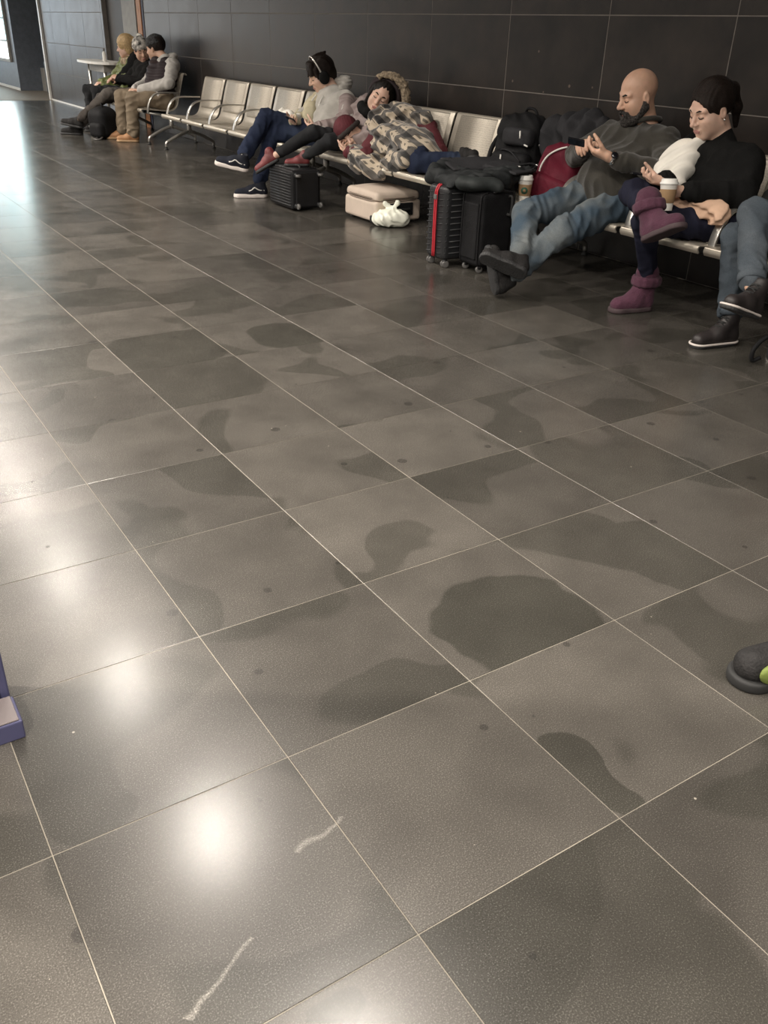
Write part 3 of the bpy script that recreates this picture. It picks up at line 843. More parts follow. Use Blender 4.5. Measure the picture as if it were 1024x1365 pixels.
def denim(name, dark, light, scale=3.2, lo=0.45, hi=0.75):
    m, nt, N, L, B = nodes_of(name)
    tc = N.new('ShaderNodeTexCoord')
    nz = N.new('ShaderNodeTexNoise'); nz.inputs['Scale'].default_value = scale; nz.inputs['Detail'].default_value = 3
    L.new(tc.outputs['Object'], nz.inputs['Vector'])
    rp = N.new('ShaderNodeValToRGB'); rp.color_ramp.elements[0].position = lo; rp.color_ramp.elements[1].position = hi
    rp.color_ramp.elements[0].color = (*dark, 1); rp.color_ramp.elements[1].color = (*light, 1)
    L.new(nz.outputs['Fac'], rp.inputs[0])
    tw = N.new('ShaderNodeTexNoise'); tw.inputs['Scale'].default_value = 180; tw.inputs['Detail'].default_value = 2
    L.new(tc.outputs['Object'], tw.inputs['Vector'])
    mr = N.new('ShaderNodeMapRange'); mr.inputs['To Min'].default_value = 0.75; mr.inputs['To Max'].default_value = 1.25
    L.new(tw.outputs['Fac'], mr.inputs[0])
    L.new(mixcol(N, L, 1.0, rp.outputs[0], mr.outputs[0], 'MULTIPLY'), B.inputs['Base Color'])
    B.inputs['Roughness'].default_value = 0.9; B.inputs['Specular IOR Level'].default_value = 0.15
    bp = N.new('ShaderNodeBump'); bp.inputs['Strength'].default_value = 0.25; bp.inputs['Distance'].default_value = 0.004
    L.new(tw.outputs['Fac'], bp.inputs['Height']); L.new(bp.outputs[0], B.inputs['Normal'])
    return m
M['jeans'] = denim('faded_jeans', (0.050, 0.074, 0.100), (0.205, 0.215, 0.205))
M['dark_jeans'] = denim('dark_blue_jeans', (0.016, 0.022, 0.045), (0.040, 0.055, 0.085), 2.5, 0.4, 0.8)
M['grey_jeans'] = denim('grey_blue_jeans', (0.055, 0.068, 0.082), (0.12, 0.135, 0.15))
M['charcoal_jeans'] = denim('charcoal_jeans', (0.020, 0.021, 0.023), (0.040, 0.041, 0.043))
M['washed_jeans'] = denim('washed_grey_jeans', (0.060, 0.052, 0.047), (0.16, 0.145, 0.13), 4)
M['navy_trousers'] = matte('navy_trousers', (0.012, 0.013, 0.026), 0.85, var=0.2, scale=8, bump=0.1, bscale=150)
M['khaki'] = mat('khaki_trousers', (0.20, 0.155, 0.105), 0.85, var=0.15, scale=6)
M['black_cloth'] = matte('black_cloth', (0.009, 0.009, 0.009), 0.9, var=0.3, scale=10, bump=0.2, bscale=120)
M['black_knit'] = matte('black_knit', (0.007, 0.007, 0.007), 0.95, var=0.3, scale=10, bump=0.3, bscale=160)
M['white_cloth'] = mat('white_cloth', (0.80, 0.77, 0.70), 0.85, var=0.05, bump=0.15, bscale=60)
M['grey_hoodie'] = mat('grey_fleece', (0.42, 0.40, 0.365), 0.95, var=0.12, scale=12, bump=0.25, bscale=120, sheen=0.3)
M['cream_hoodie'] = mat('cream_fleece', (0.52, 0.47, 0.33), 0.95, var=0.12, scale=12, bump=0.2, bscale=120)
M['pale_hoodie'] = mat('pale_grey_fleece', (0.50, 0.48, 0.45), 0.95, var=0.1, scale=12, bump=0.2, bscale=120)
M['lilac'] = mat('lilac_puffer', (0.27, 0.215, 0.205), 0.55, var=0.1, scale=8, bump=0.15, bscale=40)
M['green_puffer'] = mat('green_puffer', (0.13, 0.155, 0.045), 0.5, var=0.2, scale=8, bump=0.15, bscale=40)
M['plum_vest'] = matte('dark_plum_padding', (0.028, 0.020, 0.022), 0.6, var=0.2, scale=8)
M['maroon'] = mat('maroon_knit', (0.085, 0.011, 0.017), 0.8, var=0.25, scale=10, bump=0.2, bscale=120)
M['maroon_boot'] = mat('maroon_leather', (0.15, 0.028, 0.030), 0.55, var=0.25, scale=14)
M['purple_suede'] = matte('purple_suede', (0.080, 0.032, 0.052), 0.95, var=0.2, scale=18, bump=0.4, bscale=160, sheen=0.08)
M['purple_sole'] = mat('grey_purple_sole', (0.055, 0.036, 0.040), 0.8)
M['dark_shoe'] = matte('dark_shoe_mesh', (0.022, 0.021, 0.021), 0.7, var=0.3, scale=40, bump=0.4, bscale=160)
M['dark_sole'] = mat('dark_sole', (0.030, 0.030, 0.031), 0.6, var=0.2, bump=0.5, bscale=110)
M['skate_upper'] = matte('black_suede', (0.016, 0.018, 0.026), 0.85, var=0.2)
M['white_rubber'] = mat('white_rubber', (0.66, 0.60, 0.56), 0.55, var=0.05)
M['white_lace'] = mat('white_lace', (0.74, 0.72, 0.68), 0.8)
M['brown_leather'] = mat('dark_brown_leather', (0.021, 0.017, 0.017), 0.5, var=0.3, scale=20)
M['tan_leather'] = mat('tan_leather', (0.36, 0.18, 0.08), 0.6, var=0.15)
M['tan_sole'] = mat('tan_sole', (0.42, 0.27, 0.15), 0.7)
M['black_lace'] = mat('black_lace', (0.012, 0.012, 0.012), 0.8)
M['phone'] = mat('black_glass', (0.008, 0.008, 0.010), 0.12)
M['chrome'] = mat('chrome', (0.75, 0.74, 0.72), 0.15, metal=1.0, var=0.02)

SH_DARK = shoe_meshes(.006, mu=M['dark_shoe'], ms=M['dark_sole'], ml=M['black_lace'], L=.275)
SH_SKATE = shoe_meshes(.006, mu=M['skate_upper'], ms=M['white_rubber'], ml=M['white_lace'], L=.285, sole_t=.034, toe_h=.044, w=.046)
SH_BOOT = shoe_meshes(.006, mu=M['brown_leather'], ms=M['dark_sole'], ml=M['black_lace'], L=.275, collar=.165, sole_t=.022)
SH_UGG = shoe_meshes(.006, mu=M['purple_suede'], ms=M['purple_sole'], L=.255, collar=.19, w=.050, shaft=.060, fuzzy=.0018, toe_h=.05)
SH_MAROON = shoe_meshes(.008, mu=M['maroon_boot'], ms=M['dark_sole'], L=.245, collar=.105, w=.038, shaft=.040)
SH_BLACK = shoe_meshes(.009, mu=M['dark_shoe'], ms=M['dark_sole'], L=.29, w=.048)
SH_TAN = shoe_meshes(.008, mu=M['tan_leather'], ms=M['tan_sole'], L=.27)

def face_marks(root, T, Mx, s, brow=M['brown_hair'], thick=.0042, lips=True, closed=True):
    """eyebrows, lash lines and lips as parts of the face"""
    for sg in (-1, 1):
        tube('eyebrow', [T(.0855, sg * .014, .021), T(.083, sg * .030, .027), T(.070, sg * .048, .022)], [thick * s, thick * s * 1.1, thick * s * .5], brow, root, seg=6)
        tube('eyelashes', catmull([T(.0795, sg * .017, -.004), T(.0815, sg * .030, -.0085), T(.074, sg * .0455, -.004)], 4), .0021 * s, M['line'], root, seg=6)
    if lips:
        C = Clay(.004)
        C.cone(T(.083, -.017, -.0655), T(.083, .017, -.0655), .0045 * s, k=.004); C.cone(T(.0855, -.005, -.0635), T(.0855, .005, -.0635), .0052 * s, k=.004)
        C.cone(T(.0815, -.013, -.0735), T(.0815, .013, -.0735), .0056 * s, k=.004)
        sculpt('lips', C, .0022, M['lip'], root)
def phone_part(name, c, d, n, label, size=(.058, .090, .009), mat_=None, group=None):
    Mx = frame(d, n)
    bm = bmesh.new(); R = Matrix([[Mx[c_][r_] for c_ in range(3)] for r_ in range(3)])
    hx, hy, hz = size[1] / 2, size[0] / 2, size[2] / 2
    vs = add_box(bm, (-hx, -hy, -hz), (hx, hy, hz), .0035, 2, R)
    o = bm_object(name, bm, mat_ or M['phone'], None)
    # keep the origin at the phone itself
    o.location = c
    tag(o, label, 'phone', group)
    bm = bmesh.new(); add_box(bm, (-hx * .93, -hy * .90, hz - .0005), (hx * .93, hy * .90, hz + .0006), .0003, 1, R)
    sc_ = bm_object('screen', bm, M['phone'], o, world=False)
    return o
def person(label, base):
    return thing('person', label, 'person', base)
up_ = (0, 0, 1)

# ---- the bald bearded man, legs stretched out
j = dict(H=(3.985, 3.495, .985), hf=(-.90, .30, -.26), hu=(-.22, .05, 1), hs=1.10, N=(4.05, 3.43, .80),
         sL=(4.00, 3.24, .765), sR=(4.03, 3.70, .765), eL=(3.80, 3.06, .635), wL=(3.56, 3.235, .712), eR=(3.86, 3.78, .65), wR=(3.61, 3.47, .75),
         P=(3.78, 3.40, .49), hL=(3.78, 3.29, .465), hR=(3.78, 3.51, .47), kL=(3.32, 3.27, .345), aL=(3.085, 3.36, .125), kR=(3.27, 3.51, .405), aR=(3.085, 3.325, .245),
         handL=dict(d=(-.50, .80, .22), n=(.30, .15, .9), thumb=1, s=1.06, bend=(.5, .5, .55, .6), tb=.9),
         handR=dict(d=(-.75, -.45, .10), n=(.25, -.35, -.85), thumb=-1, s=1.06, bend=(.45, .55, .6, .6)))
man = person('bald bearded person in dark olive sweater and faded jeans, legs stretched out', (3.78, 3.40, 0))
C, T, Mx = body_clay(j)
sculpt('body', C, .0046, M['skin'], man)
face_marks(man, T, Mx, 1.10, brow=M['beard'], lips=True)
bd = Clay(.012)
s_ = 1.10
for sg in (-1, 1):
    bd.cone(T(-.004, sg * .071, -.012), T(.000, sg * .070, -.050), .010 * s_, .016 * s_)
    bd.cone(T(.000, sg * .068, -.050), T(.045, sg * .038, -.098), .019 * s_, .026 * s_, k=.02)
    bd.cone(T(.093, sg * .006, -.053), T(.080, sg * .028, -.066), .0085 * s_, .0085 * s_, k=.01)
    bd.cone(T(.080, sg * .028, -.066), T(.062, sg * .034, -.095), .010 * s_, .018 * s_, k=.015)
bd.ell(T(.064, 0, -.108), (.036 * s_, .036 * s_, .032 * s_), Mx, k=.03)
bd.cone(T(.086, -.010, -.087), T(.086, .010, -.087), .010 * s_, k=.01)
bd.disp = lambda P: .0022 * waves(P, 260, 4, 8); bd.dmax = .004
sculpt('beard', bd, .0045, M['beard'], man)
C = top_clay(j, 1.06, sh=.080, arm=(.068, .060, .044), belly=.142, hem=-.02, cr=.0055, seed=2.2, chest=.112, neck=.056, end=.84)
C.ell((3.74, 3.385, .575), (.150, .175, .125), k=.05)
C.disp = lambda P: .002 * waves(P, 26, 9); C.dmax = .016
sw = sculpt('sweater', C, .0065, M['olive_knit'], man)
bm = bmesh.new()
c0 = np.array(lerp(j['N'], T(-.03, 0, -.06), .42)); axn = unit(np.array(T(-.03, 0, -.06)) - np.array(j['N'])); e1 = unit(np.cross(axn, (0, 1, 0))); e2 = np.cross(axn, e1)
ringp = [tuple(c0 + (e1 * math.cos(a) * 1.04 + e2 * math.sin(a)) * .073 + axn * .016 * math.cos(a)) for a in np.linspace(0, 6.2832, 25)]
tube('collar', ringp, .013, M['olive_knit'], sw, seg=8)
C = trousers_clay(j, 1.05, th=(.104, .074), sh=(.070, .058), hip=.118, end=.94, cr=.0065, seed=.4)
sculpt('jeans', C, .0065, M['jeans'], man)
put_shoe(SH_DARK, man, (2.985, 3.385, .012), (2.925, 3.420, .282), (-1 * -.95, -.30, .22), name='shoe')
put_shoe(SH_DARK, man, (3.060, 3.225, .140), (2.860, 3.365, .230), (.55, .50, .60), name='shoe')
wt = V3(*lerp(j['wL'], j['eL'], .055)); wa = unit(V3(*j['wL']) - V3(*j['eL']))
wr = lathe('watch', [(.034, -.009), (.037, -.006), (.037, .006), (.034, .009)], wt, M['chrome'], man, axis=wa, seg=20)
e_ = unit(np.cross(wa, np.cross((-.5, -.6, .5), wa)))
lathe('dial', [(.018, 0), (.019, .004), (.015, .008)], wt + e_ * .034, M['phone'], wr, axis=e_, seg=16)
phone_part('phone', (3.445, 3.375, .775), (-.55, .75, .12), (.55, .25, .75), 'black phone held in both hands by the bald bearded person')

# ---- the woman in black with purple boots
j = dict(H=(3.915, 2.935, .958), hf=(-.92, .17, -.36), hu=(-.36, .06, .93), hs=1.10, N=(3.99, 2.875, .80),
         sL=(3.96, 2.69, .745), sR=(3.98, 3.05, .755), eL=(3.82, 2.57, .60), wL=(3.57, 2.735, .615), eR=(3.80, 3.02, .60), wR=(3.57, 2.86, .64),
         P=(3.82, 2.76, .46), hL=(3.82, 2.66, .452), hR=(3.82, 2.86, .455), kL=(3.42, 2.80, .475), aL=(3.565, 2.85, .15), kR=(3.45, 2.935, .585), aR=(3.30, 2.665, .520),
         handL=dict(d=(-.80, .52, .10), n=(-.35, -.35, -.6), thumb=1, s=.95, bend=(.5, .6, .65, .7), tb=.8),
         handR=dict(d=(-.92, .30, .12), n=(.1, -.25, .95), thumb=-1, s=.95, bend=(.4, .45, .5, .5), tb=.9))
wom = person('dark haired person in black sweater and navy trousers with purple boots, ankle on knee', (3.82, 2.76, 0))
C, T, Mx = body_clay(j, s=.92, nose=.9, jaw=.9)
sculpt('body', C, .0046, M['skin2'], wom)
face_marks(wom, T, Mx, 1.10, brow=M['brown_hair'], thick=.0032)
s_ = 1.10
C = hair_clay(T, Mx, s_, r=(.105, .087, .098), amp=.0025, freq=120)
C.cone(T(-.095, 0, .060), T(-.128, 0, .045), .026 * s_, .030 * s_, k=.02)
C.cone(T(-.128, 0, .045), T(-.150, -.004, -.045), .030 * s_, .024 * s_, k=.02)
C.cone(T(-.150, -.004, -.045), T(-.140, -.010, -.130), .024 * s_, .010 * s_, k=.02)
for sg in (-1, 1): C.ell(T(-.004, sg * .084, -.014), (.020 * s_, .012 * s_, .030 * s_), Mx, k=.006, m='s')
sculpt('hair', C, .0055, M['brown_hair'], wom)
lathe('earring', [(.002, 0), (.006, .004), (.006, .008), (.002, .012)], T(-.004, .081, -.038), M['chrome'], wom, axis=Mx[1], seg=10)
C = top_clay(j, .95, sh=.080, arm=(.078, .070, .050), belly=.115, hem=-.05, cr=.006, seed=1.1, chest=.105, neck=.062, end=.92)
C.cone(lerp(j['sL'], j['eL'], .2), lerp(j['sL'], (3.85, 2.66, .50), .95), .085, .100, k=.05)
C.disp = lambda P: .0025 * waves(P, 24, 3); C.dmax = .016
sw = sculpt('sweater', C, .0065, M['black_knit'], wom)
C = Clay(.01); C.cone(j['N'], lerp(j['N'], T(-.03, 0, -.06), .35), .068, .061); sculpt('collar', C, .006, M['black_knit'], sw)
# white blouse front on the person's right side
C = Clay(.03)
C.cone((3.900, 2.965, .79), (3.83, 3.00, .70), .045, .060); C.cone((3.83, 3.00, .70), (3.70, 2.985, .625), .062, .050)
C.cone((3.84, 2.95, .72), (3.71, 2.90, .63), .055, .050)
C.cone((3.90, 3.05, .755), (3.78, 3.055, .66), .055, .058)
C.disp = lambda P: .008 * np.sin((P @ V3(.3, .8, .5)) * 75 + 2.5 * waves(P, 20, 6)) ; C.dmax = .014
sculpt('blouse', C, .0065, M['white_cloth'], wom)
C = trousers_clay(j, .95, th=(.098, .072), sh=(.066, .052), hip=.112, end=.85, cr=.0045, seed=3.1)
sculpt('trousers', C, .0065, M['navy_trousers'], wom)
def boot_cuff(root, shoe, ang):
    C = Clay(.006)
    for k in range(14):
        a = 2 * math.pi * k / 14; b = 2 * math.pi * (k + 1) / 14
        C.cone((.052 + .060 * math.cos(a), .058 * math.sin(a), .165), (.052 + .060 * math.cos(b), .058 * math.sin(b), .165), .017, k=.008)
        C.cone((.052 + .061 * math.cos(a), .059 * math.sin(a), .145), (.052 + .061 * math.cos(b), .059 * math.sin(b), .145), .016, k=.008)
    C.disp = lambda P: .0025 * waves(P, 120, 5); C.dmax = .005
    me = clay_mesh('cuff', C, .006, M['purple_suede'])
    return link('cuff', me, shoe)
sh = put_shoe(SH_UGG, wom, (3.605, 2.835, 0), (3.355, 2.885, 0), up_, name='boot'); boot_cuff(wom, sh, 0)
sh = put_shoe(SH_UGG, wom, (3.275, 2.655, .405), (3.255, 2.435, .520), (.12, .50, .85), name='boot'); boot_cuff(wom, sh, 0)
phone_part('phone', (3.475, 2.935, .672), (-.75, .55, .05), (.35, -.1, .9), 'small dark phone in the hand of the person in the black sweater')

# ---- hooded reader with headphones, legs crossed
j = dict(H=(3.975, 7.10, .915), hf=(-.90, .20, -.40), hu=(-.40, .05, .92), hs=1.10, N=(4.045, 6.97, .775),
         sL=(4.01, 6.70, .745), sR=(4.01, 7.13, .745), eL=(3.88, 6.47, .585), wL=(3.62, 6.52, .545), eR=(3.82, 7.14, .585), wR=(3.60, 6.88, .57),
         P=(3.86, 6.78, .47), hL=(3.86, 6.67, .458), hR=(3.86, 6.90, .462), kL=(3.45, 7.00, .480), aL=(3.225, 6.815, .12), kR=(3.40, 7.01, .598), aR=(3.105, 6.86, .310),
         handL=dict(d=(-.35, .92, .16), n=(.6, .25, .75), thumb=1, s=1.0, bend=(.3, .4, .5, .5), tb=.8),
         handR=dict(d=(-.55, -.75, .05), n=(.3, -.3, .85), thumb=-1, s=1.0, bend=(.5, .5, .55, .6)))
rdr = person('person with headphones and grey hoodie, crossed legs in dark jeans and skate shoes', (3.86, 6.78, 0))
C, T, Mx = body_clay(j)
sculpt('body', C, .006, M['skin2'], rdr)
face_marks(rdr, T, Mx, 1.10)
s_ = 1.10
C = hair_clay(T, Mx, s_, r=(.108, .092, .106), amp=.005, freq=70)
for k in range(7):
    y = -.05 + k * .017
    C.cone(T(.055, y, .100), T(.094 - abs(y) * .35, y * 1.05, .040 - .012 * (k % 2)), .020 * s_, .009 * s_, k=.012)
for sg in (-1, 1): C.cone(T(.04, sg * .075, .06), T(.045, sg * .074, -.005), .018 * s_, .009 * s_, k=.015)
C.cone(T(-.075, 0, -.02), T(-.070, 0, -.075), .055 * s_, .040 * s_, k=.03)
for k in range(5): C.cone(T(-.02 - .02 * k, .02 - .012 * k, .125), T(.005 - .025 * k, .03 - .02 * k, .158 - .006 * k), .012, .004, k=.012)
sculpt('hair', C, .007, M['brown_hair'], rdr)
arc = [T(.010 + .016 * math.sin(a), .103 * math.cos(a), -.008 + .158 * max(0, math.sin(a))) for a in np.linspace(0, math.pi, 15)]
hp = tube('headphones', arc, .008, M['alu'], rdr, seg=8, up=tuple(Mx[0]))
for sg in (-1, 1):
    C = Clay(.01); C.ell(T(.004, sg * .100, -.010), (.044 * s_, .022 * s_, .050 * s_), Mx); sculpt('ear_cup', C, .006, M['black_cloth'], hp)
C = top_clay(j, 1.0, sh=.076, arm=(.066, .060, .047), belly=.125, hem=.0, cr=.006, seed=.7, chest=.104, neck=.07, end=.95)
C.disp = lambda P: .0025 * waves(P, 26, 12); C.dmax = .016
hd = sculpt('hoodie', C, .008, M['grey_hoodie'], rdr)
C = Clay(.02)
n0 = V3(*j['N'])
for k in range(16):
    a = 2 * math.pi * k / 16; b = 2 * math.pi * (k + 1) / 16
    pt = lambda q: n0 + V3(.000, -.008, .038) + V3(.100 * math.cos(q), .104 * math.sin(q), .060 * math.cos(q))
    C.cone(pt(a), pt(b), .034 + .014 * math.cos(a), .034 + .014 * math.cos(b), k=.010)
C.cone(n0 + V3(.05, 0, -.02), n0 + V3(.085, -.01, -.11), .075, .055, k=.05)
C.disp = lambda P: .004 * np.sin(P[:, 2] * 190 + 3 * waves(P, 25, 4)); C.dmax = .008
sculpt('hood', C, .0075, M['grey_hoodie'], hd)
for y0, dy in ((6.93, -.012), (7.05, .01)):
    tube('drawstring', catmull([(3.905, y0, .765), (3.865, y0 + dy, .71), (3.835, y0 + dy * 1.5, .64), (3.805, y0 + dy, .585)], 4), .0055, M['white_lace'], hd, seg=6)
C = limb_sleeve(j, 'L', (.076, .068, .058), cr=.007, seed=1.5, t0=.12, end=.97); sculpt('sleeve', C, .008, M['lilac'], rdr, label='left sleeve of dusty pink lilac jacket')
C = limb_sleeve(j, 'R', (.074, .066, .052), cr=.007, seed=4.5, t0=.2, end=.97)
C.cone((3.86, 7.06, .66), (3.76, 6.92, .57), .055, .06); sculpt('sleeve', C, .008, M['cream_hoodie'], rdr, label='right sleeve of cream fleece')
C = trousers_clay(j, 1.0, th=(.092, .072), sh=(.066, .062), hip=.108, end=.93, cr=.006, seed=2.0)
sculpt('jeans', C, .0075, M['dark_jeans'], rdr)
def skate_stripe(shoe):
    for sg in (-1, 1):
        pts = catmull([(.030, sg * .0395, .060), (.075, sg * .0425, .064), (.110, sg * .0440, .082), (.135, sg * .0450, .066), (.160, sg * .0440, .056)], 5)
        bm = bmesh.new(); add_tube(bm, pts, .0048, 6); bmesh.ops.recalc_face_normals(bm, faces=bm.faces)
        me = bpy.data.meshes.new('side_stripe'); bm.to_mesh(me); bm.free(); me.materials.append(M['white_lace'])
        o = link('side_stripe', me, shoe); o['label'] = 'white wavy stripe'
sh = put_shoe(SH_SKATE, rdr, (3.285, 6.785, 0), (3.03, 6.875, 0), up_); skate_stripe(sh)
sh = put_shoe(SH_SKATE, rdr, (3.090, 6.715, .222), (2.850, 6.890, .275), (.05, -.25, .95)); skate_stripe(sh)
phone_part('phone', (3.525, 6.80, .600), (-.5, .75, .3), (.5, .1, .8), 'dark phone in the hands of the person with headphones')
# napkin on the reader's lap
C = Clay(.006)
C.block((3.60, 7.05, .600), (.075, .14, .012), .006, frame((1, .15, .1), (0, .1, 1)))
C.cone((3.60, 7.12, .61), (3.585, 7.06, .66), .04, .012, k=.03); C.cone((3.62, 7.02, .61), (3.62, 6.98, .635), .05, .02, k=.03)
C.disp = lambda P: .006 * waves(P, 60, 8); C.dmax = .009
tag(sculpt('napkin', C, .006, M['white_cloth']), 'crumpled white paper lying on the thigh of the person with headphones', 'paper')

# ---- sleeper in a puffer jacket, boots up on the black case
j = dict(H=(3.935, 6.060, .815), hf=(-.66, -.70, -.12), hu=(.38, -.30, .88), hs=1.06, N=(4.00, 6.19, .695),
         sL=(3.93, 6.02, .635), sR=(4.06, 6.43, .735), eL=(3.78, 5.95, .55), wL=(3.70, 6.10, .50), eR=(3.97, 6.60, .62), wR=(3.76, 6.50, .56),
         P=(3.86, 6.28, .47), hL=(3.86, 6.18, .458), hR=(3.86, 6.39, .46), kL=(3.55, 6.17, .500), aL=(3.34, 6.26, .365), kR=(3.50, 6.38, .535), aR=(3.205, 6.45, .372))
slp = person('sleeping person in lilac puffer jacket with fur hood, maroon boots on the black suitcase', (3.86, 6.28, 0))
C, T, Mx = body_clay(j, s=.92, nose=.9, jaw=.9, ears=False)
sculpt('body', C, .006, M['skin2'], slp)
face_marks(slp, T, Mx, 1.06)
C = hair_clay(T, Mx, 1.06, r=(.100, .083, .095), amp=.003, freq=80)
for sg in (-1, 1): C.cone(T(.000, sg * .072, .04), T(-.005, sg * .080, -.10), .022, .020, k=.02)
sculpt('hair', C, .007, M['black_hair'], slp)
C = top_clay(j, .98, sh=.085, arm=(.082, .074, .060), belly=.12, cr=.010, seed=1.9, chest=.11, neck=.085, end=.9)
C.disp = lambda P: .005 * np.sin((P @ V3(.2, .3, 1)) * 85 + 1.5 * waves(P, 18, 2)); C.dmax = .009
jk = sculpt('jacket', C, .008, M['lilac'], slp)
C = Clay(.02)
c0 = np.array(T(-.035, 0, .030))
for k in range(12):
    a = -1.0 + 3.5 * k / 12; b = -1.0 + 3.5 * (k + 1) / 12
    pt = lambda q: c0 + Mx[1] * (.040 + .152 * math.cos(q)) + Mx[2] * .150 * math.sin(q) + Mx[0] * (.070 - .01 * math.sin(q))
    C.cone(pt(a), pt(b), .016 + .016 * math.sin(math.pi * (k + .5) / 12), k=.012)
C.disp = lambda P: .008 * waves(P, 170, 7, 9) + .007 * waves(P, 420, 8, 9); C.dmax = .02
sculpt('fur_trim', C, .006, None or mat('grey_beige_fur', (0.34, 0.27, 0.19), 0.95, var=0.65, scale=60, bump=0.8, bscale=160), jk)
C = Clay(.02); C.ell(T(-.045, .028, .025), (.125, .150, .148), Mx); C.ell(T(.075, .015, .0), (.16, .125, .13), Mx, k=.02, m='s')
C.cone(T(-.06, 0, -.04), T(-.045, 0, -.11), .09, .09, k=.04)
sculpt('hood', C, .008, M['plum_vest'], jk, label='dark lining of the hood')
C = Clay(.02)
for k in range(10):
    a = math.pi * 2 * k / 10; b = math.pi * 2 * (k + 1) / 10
    pt = lambda q: np.array(T(-.015, 0, -.135)) + Mx[1] * .098 * math.cos(q) + Mx[0] * .088 * math.sin(q)
    C.cone(pt(a), pt(b), .036, k=.02)
sculpt('collar', C, .008, M['black_cloth'], jk)
C = trousers_clay(j, .9, th=(.090, .066), sh=(.060, .046), hip=.112, end=.9, cr=.003, seed=.3)
sculpt('leggings', C, .0075, M['charcoal_jeans'], slp)
put_shoe(SH_MAROON, slp, (3.245, 6.440, .335), (3.075, 6.490, .240), (.55, .0, .85), name='boot', s=.92)
put_shoe(SH_MAROON, slp, (3.40, 6.235, .305), (3.23, 6.30, .305), (.25, 0, .95), name='boot', s=.85)

# ---- person lying on the bench with a maroon beanie
j = dict(H=(3.690, 6.115, .540), hf=(-.62, -.74, -.25), hu=(-.36, .52, .78), hs=1.0, N=(3.79, 5.97, .53),
         sL=(3.72, 5.87, .47), sR=(3.88, 5.84, .62), eL=(3.62, 5.75, .43), wL=(3.60, 5.97, .43), eR=(4.00, 5.50, .655), wR=(3.93, 5.235, .505),
         P=(3.85, 5.42, .47), hL=(3.79, 5.42, .455), hR=(3.90, 5.40, .54), kL=(3.66, 5.16, .435), aL=(3.83, 4.90, .42), kR=(3.67, 5.12, .475), aR=(3.85, 4.88, .50),
         handL=dict(d=(-.1, .95, .2), n=(.3, .1, .9), thumb=1, s=.95), handR=dict(d=(-.2, -.9, -.3), n=(-.3, .1, -.9), thumb=-1, s=.95))
lyg = person('person lying across the seats in maroon beanie and maroon sleeves under plaid blanket', (3.85, 5.42, 0))
C, T, Mx = body_clay(j, s=.9)
sculpt('body', C, .006, M['skin2'], lyg)
face_marks(lyg, T, Mx, 1.0)
C = Clay(.012); C.ell(T(-.022, 0, .055), (.112, .096, .098), Mx); C.cut(T(.03, 0, .022), Mx[2] * -1 + Mx[0] * -.2)
C.disp = lambda P: .0025 * np.sin(((P - T(0, 0, 0)) @ Mx[1]) * 420); C.dmax = .004
bn = sculpt('beanie', C, .007, M['maroon'], lyg)
C = Clay(.01)
for k in range(14):
    a = 2 * math.pi * k / 14; b = 2 * math.pi * (k + 1) / 14
    pt = lambda q: np.array(T(-.020, 0, .030)) + Mx[0] * (.112 * math.cos(q)) + Mx[1] * .098 * math.sin(q) - Mx[2] * (.018 * -math.cos(q))
    C.cone(pt(a), pt(b), .018, k=.01)
sculpt('brim', C, .007, mat('dark_brown_band', (0.030, 0.022, 0.020), 0.9), bn)
C = top_clay(j, .92, sh=.07, arm=(.066, .062, .052), belly=.11, cr=.006, seed=2.9, chest=.095, neck=.06)
sculpt('jacket', C, .008, M['maroon'], lyg)
C = trousers_clay(j, .9, th=(.09, .066), sh=(.06, .05), hip=.105, end=.98, cr=.006, seed=4.0)
sculpt('jeans', C, .0075, M['dark_jeans'], lyg)
put_shoe(SH_BLACK, lyg, (3.84, 4.92, .375), (3.79, 4.70, .45), (.2, .5, .8), s=.85)
put_shoe(SH_BLACK, lyg, (3.87, 4.90, .455), (3.82, 4.68, .53), (.2, .5, .8), s=.85)

# ---- neighbour at the right border: legs crossed in grey jeans and laced boots
j = dict(H=(3.98, 2.16, 1.03), hf=(-1, .1, -.2), hu=(-.2, 0, 1), hs=1.08, N=(4.04, 2.16, .84),
         sL=(4.02, 1.95, .79), sR=(4.02, 2.36, .79), eL=(3.88, 1.85, .58), wL=(3.62, 2.00, .60), eR=(3.86, 2.44, .58), wR=(3.62, 2.24, .62),
         P=(3.86, 2.20, .47), hL=(3.86, 2.09, .462), hR=(3.86, 2.31, .462), kL=(3.44, 2.215, .60), aL=(3.275, 2.04, .345), kR=(3.47, 2.30, .48), aR=(3.475, 2.245, .13),
         handL=dict(d=(-.8, .5, -.1), n=(-.2, -.2, -.9), thumb=1), handR=dict(d=(-.85, -.4, -.1), n=(-.2, .2, -.9), thumb=-1))
def welt(shoe):
    L = .275; w = .0465; pts = []
    for k in range(36):
        a = 2 * math.pi * k / 36; ca, sa = math.cos(a), math.sin(a)
        cx = L - w * 1.02 if ca > 0 else .046
        pts.append((cx + w * ca, w * (.98 if ca > 0 else .96) * sa, .020))
    pts.append(pts[0])
    bm = bmesh.new(); add_tube(bm, pts, .0055, 6); bmesh.ops.recalc_face_normals(bm, faces=bm.faces)
    me = bpy.data.meshes.new('welt'); bm.to_mesh(me); bm.free(); me.materials.append(M['white_rubber'])
    o = link('welt', me, shoe); o['label'] = 'pale welt above the sole'
nbr = person('person at the right edge, crossed legs in grey jeans and dark laced boots', (3.86, 2.20, 0))
C, T, Mx = body_clay(j)
sculpt('body', C, .007, M['skin'], nbr)
face_marks(nbr, T, Mx, 1.08)
sculpt('hair', hair_clay(T, Mx, 1.08), .008, M['brown_hair'], nbr)
C = top_clay(j, 1.0, belly=.125, cr=.006, seed=3.3, chest=.104); sculpt('jacket', C, .008, M['black_cloth'], nbr)
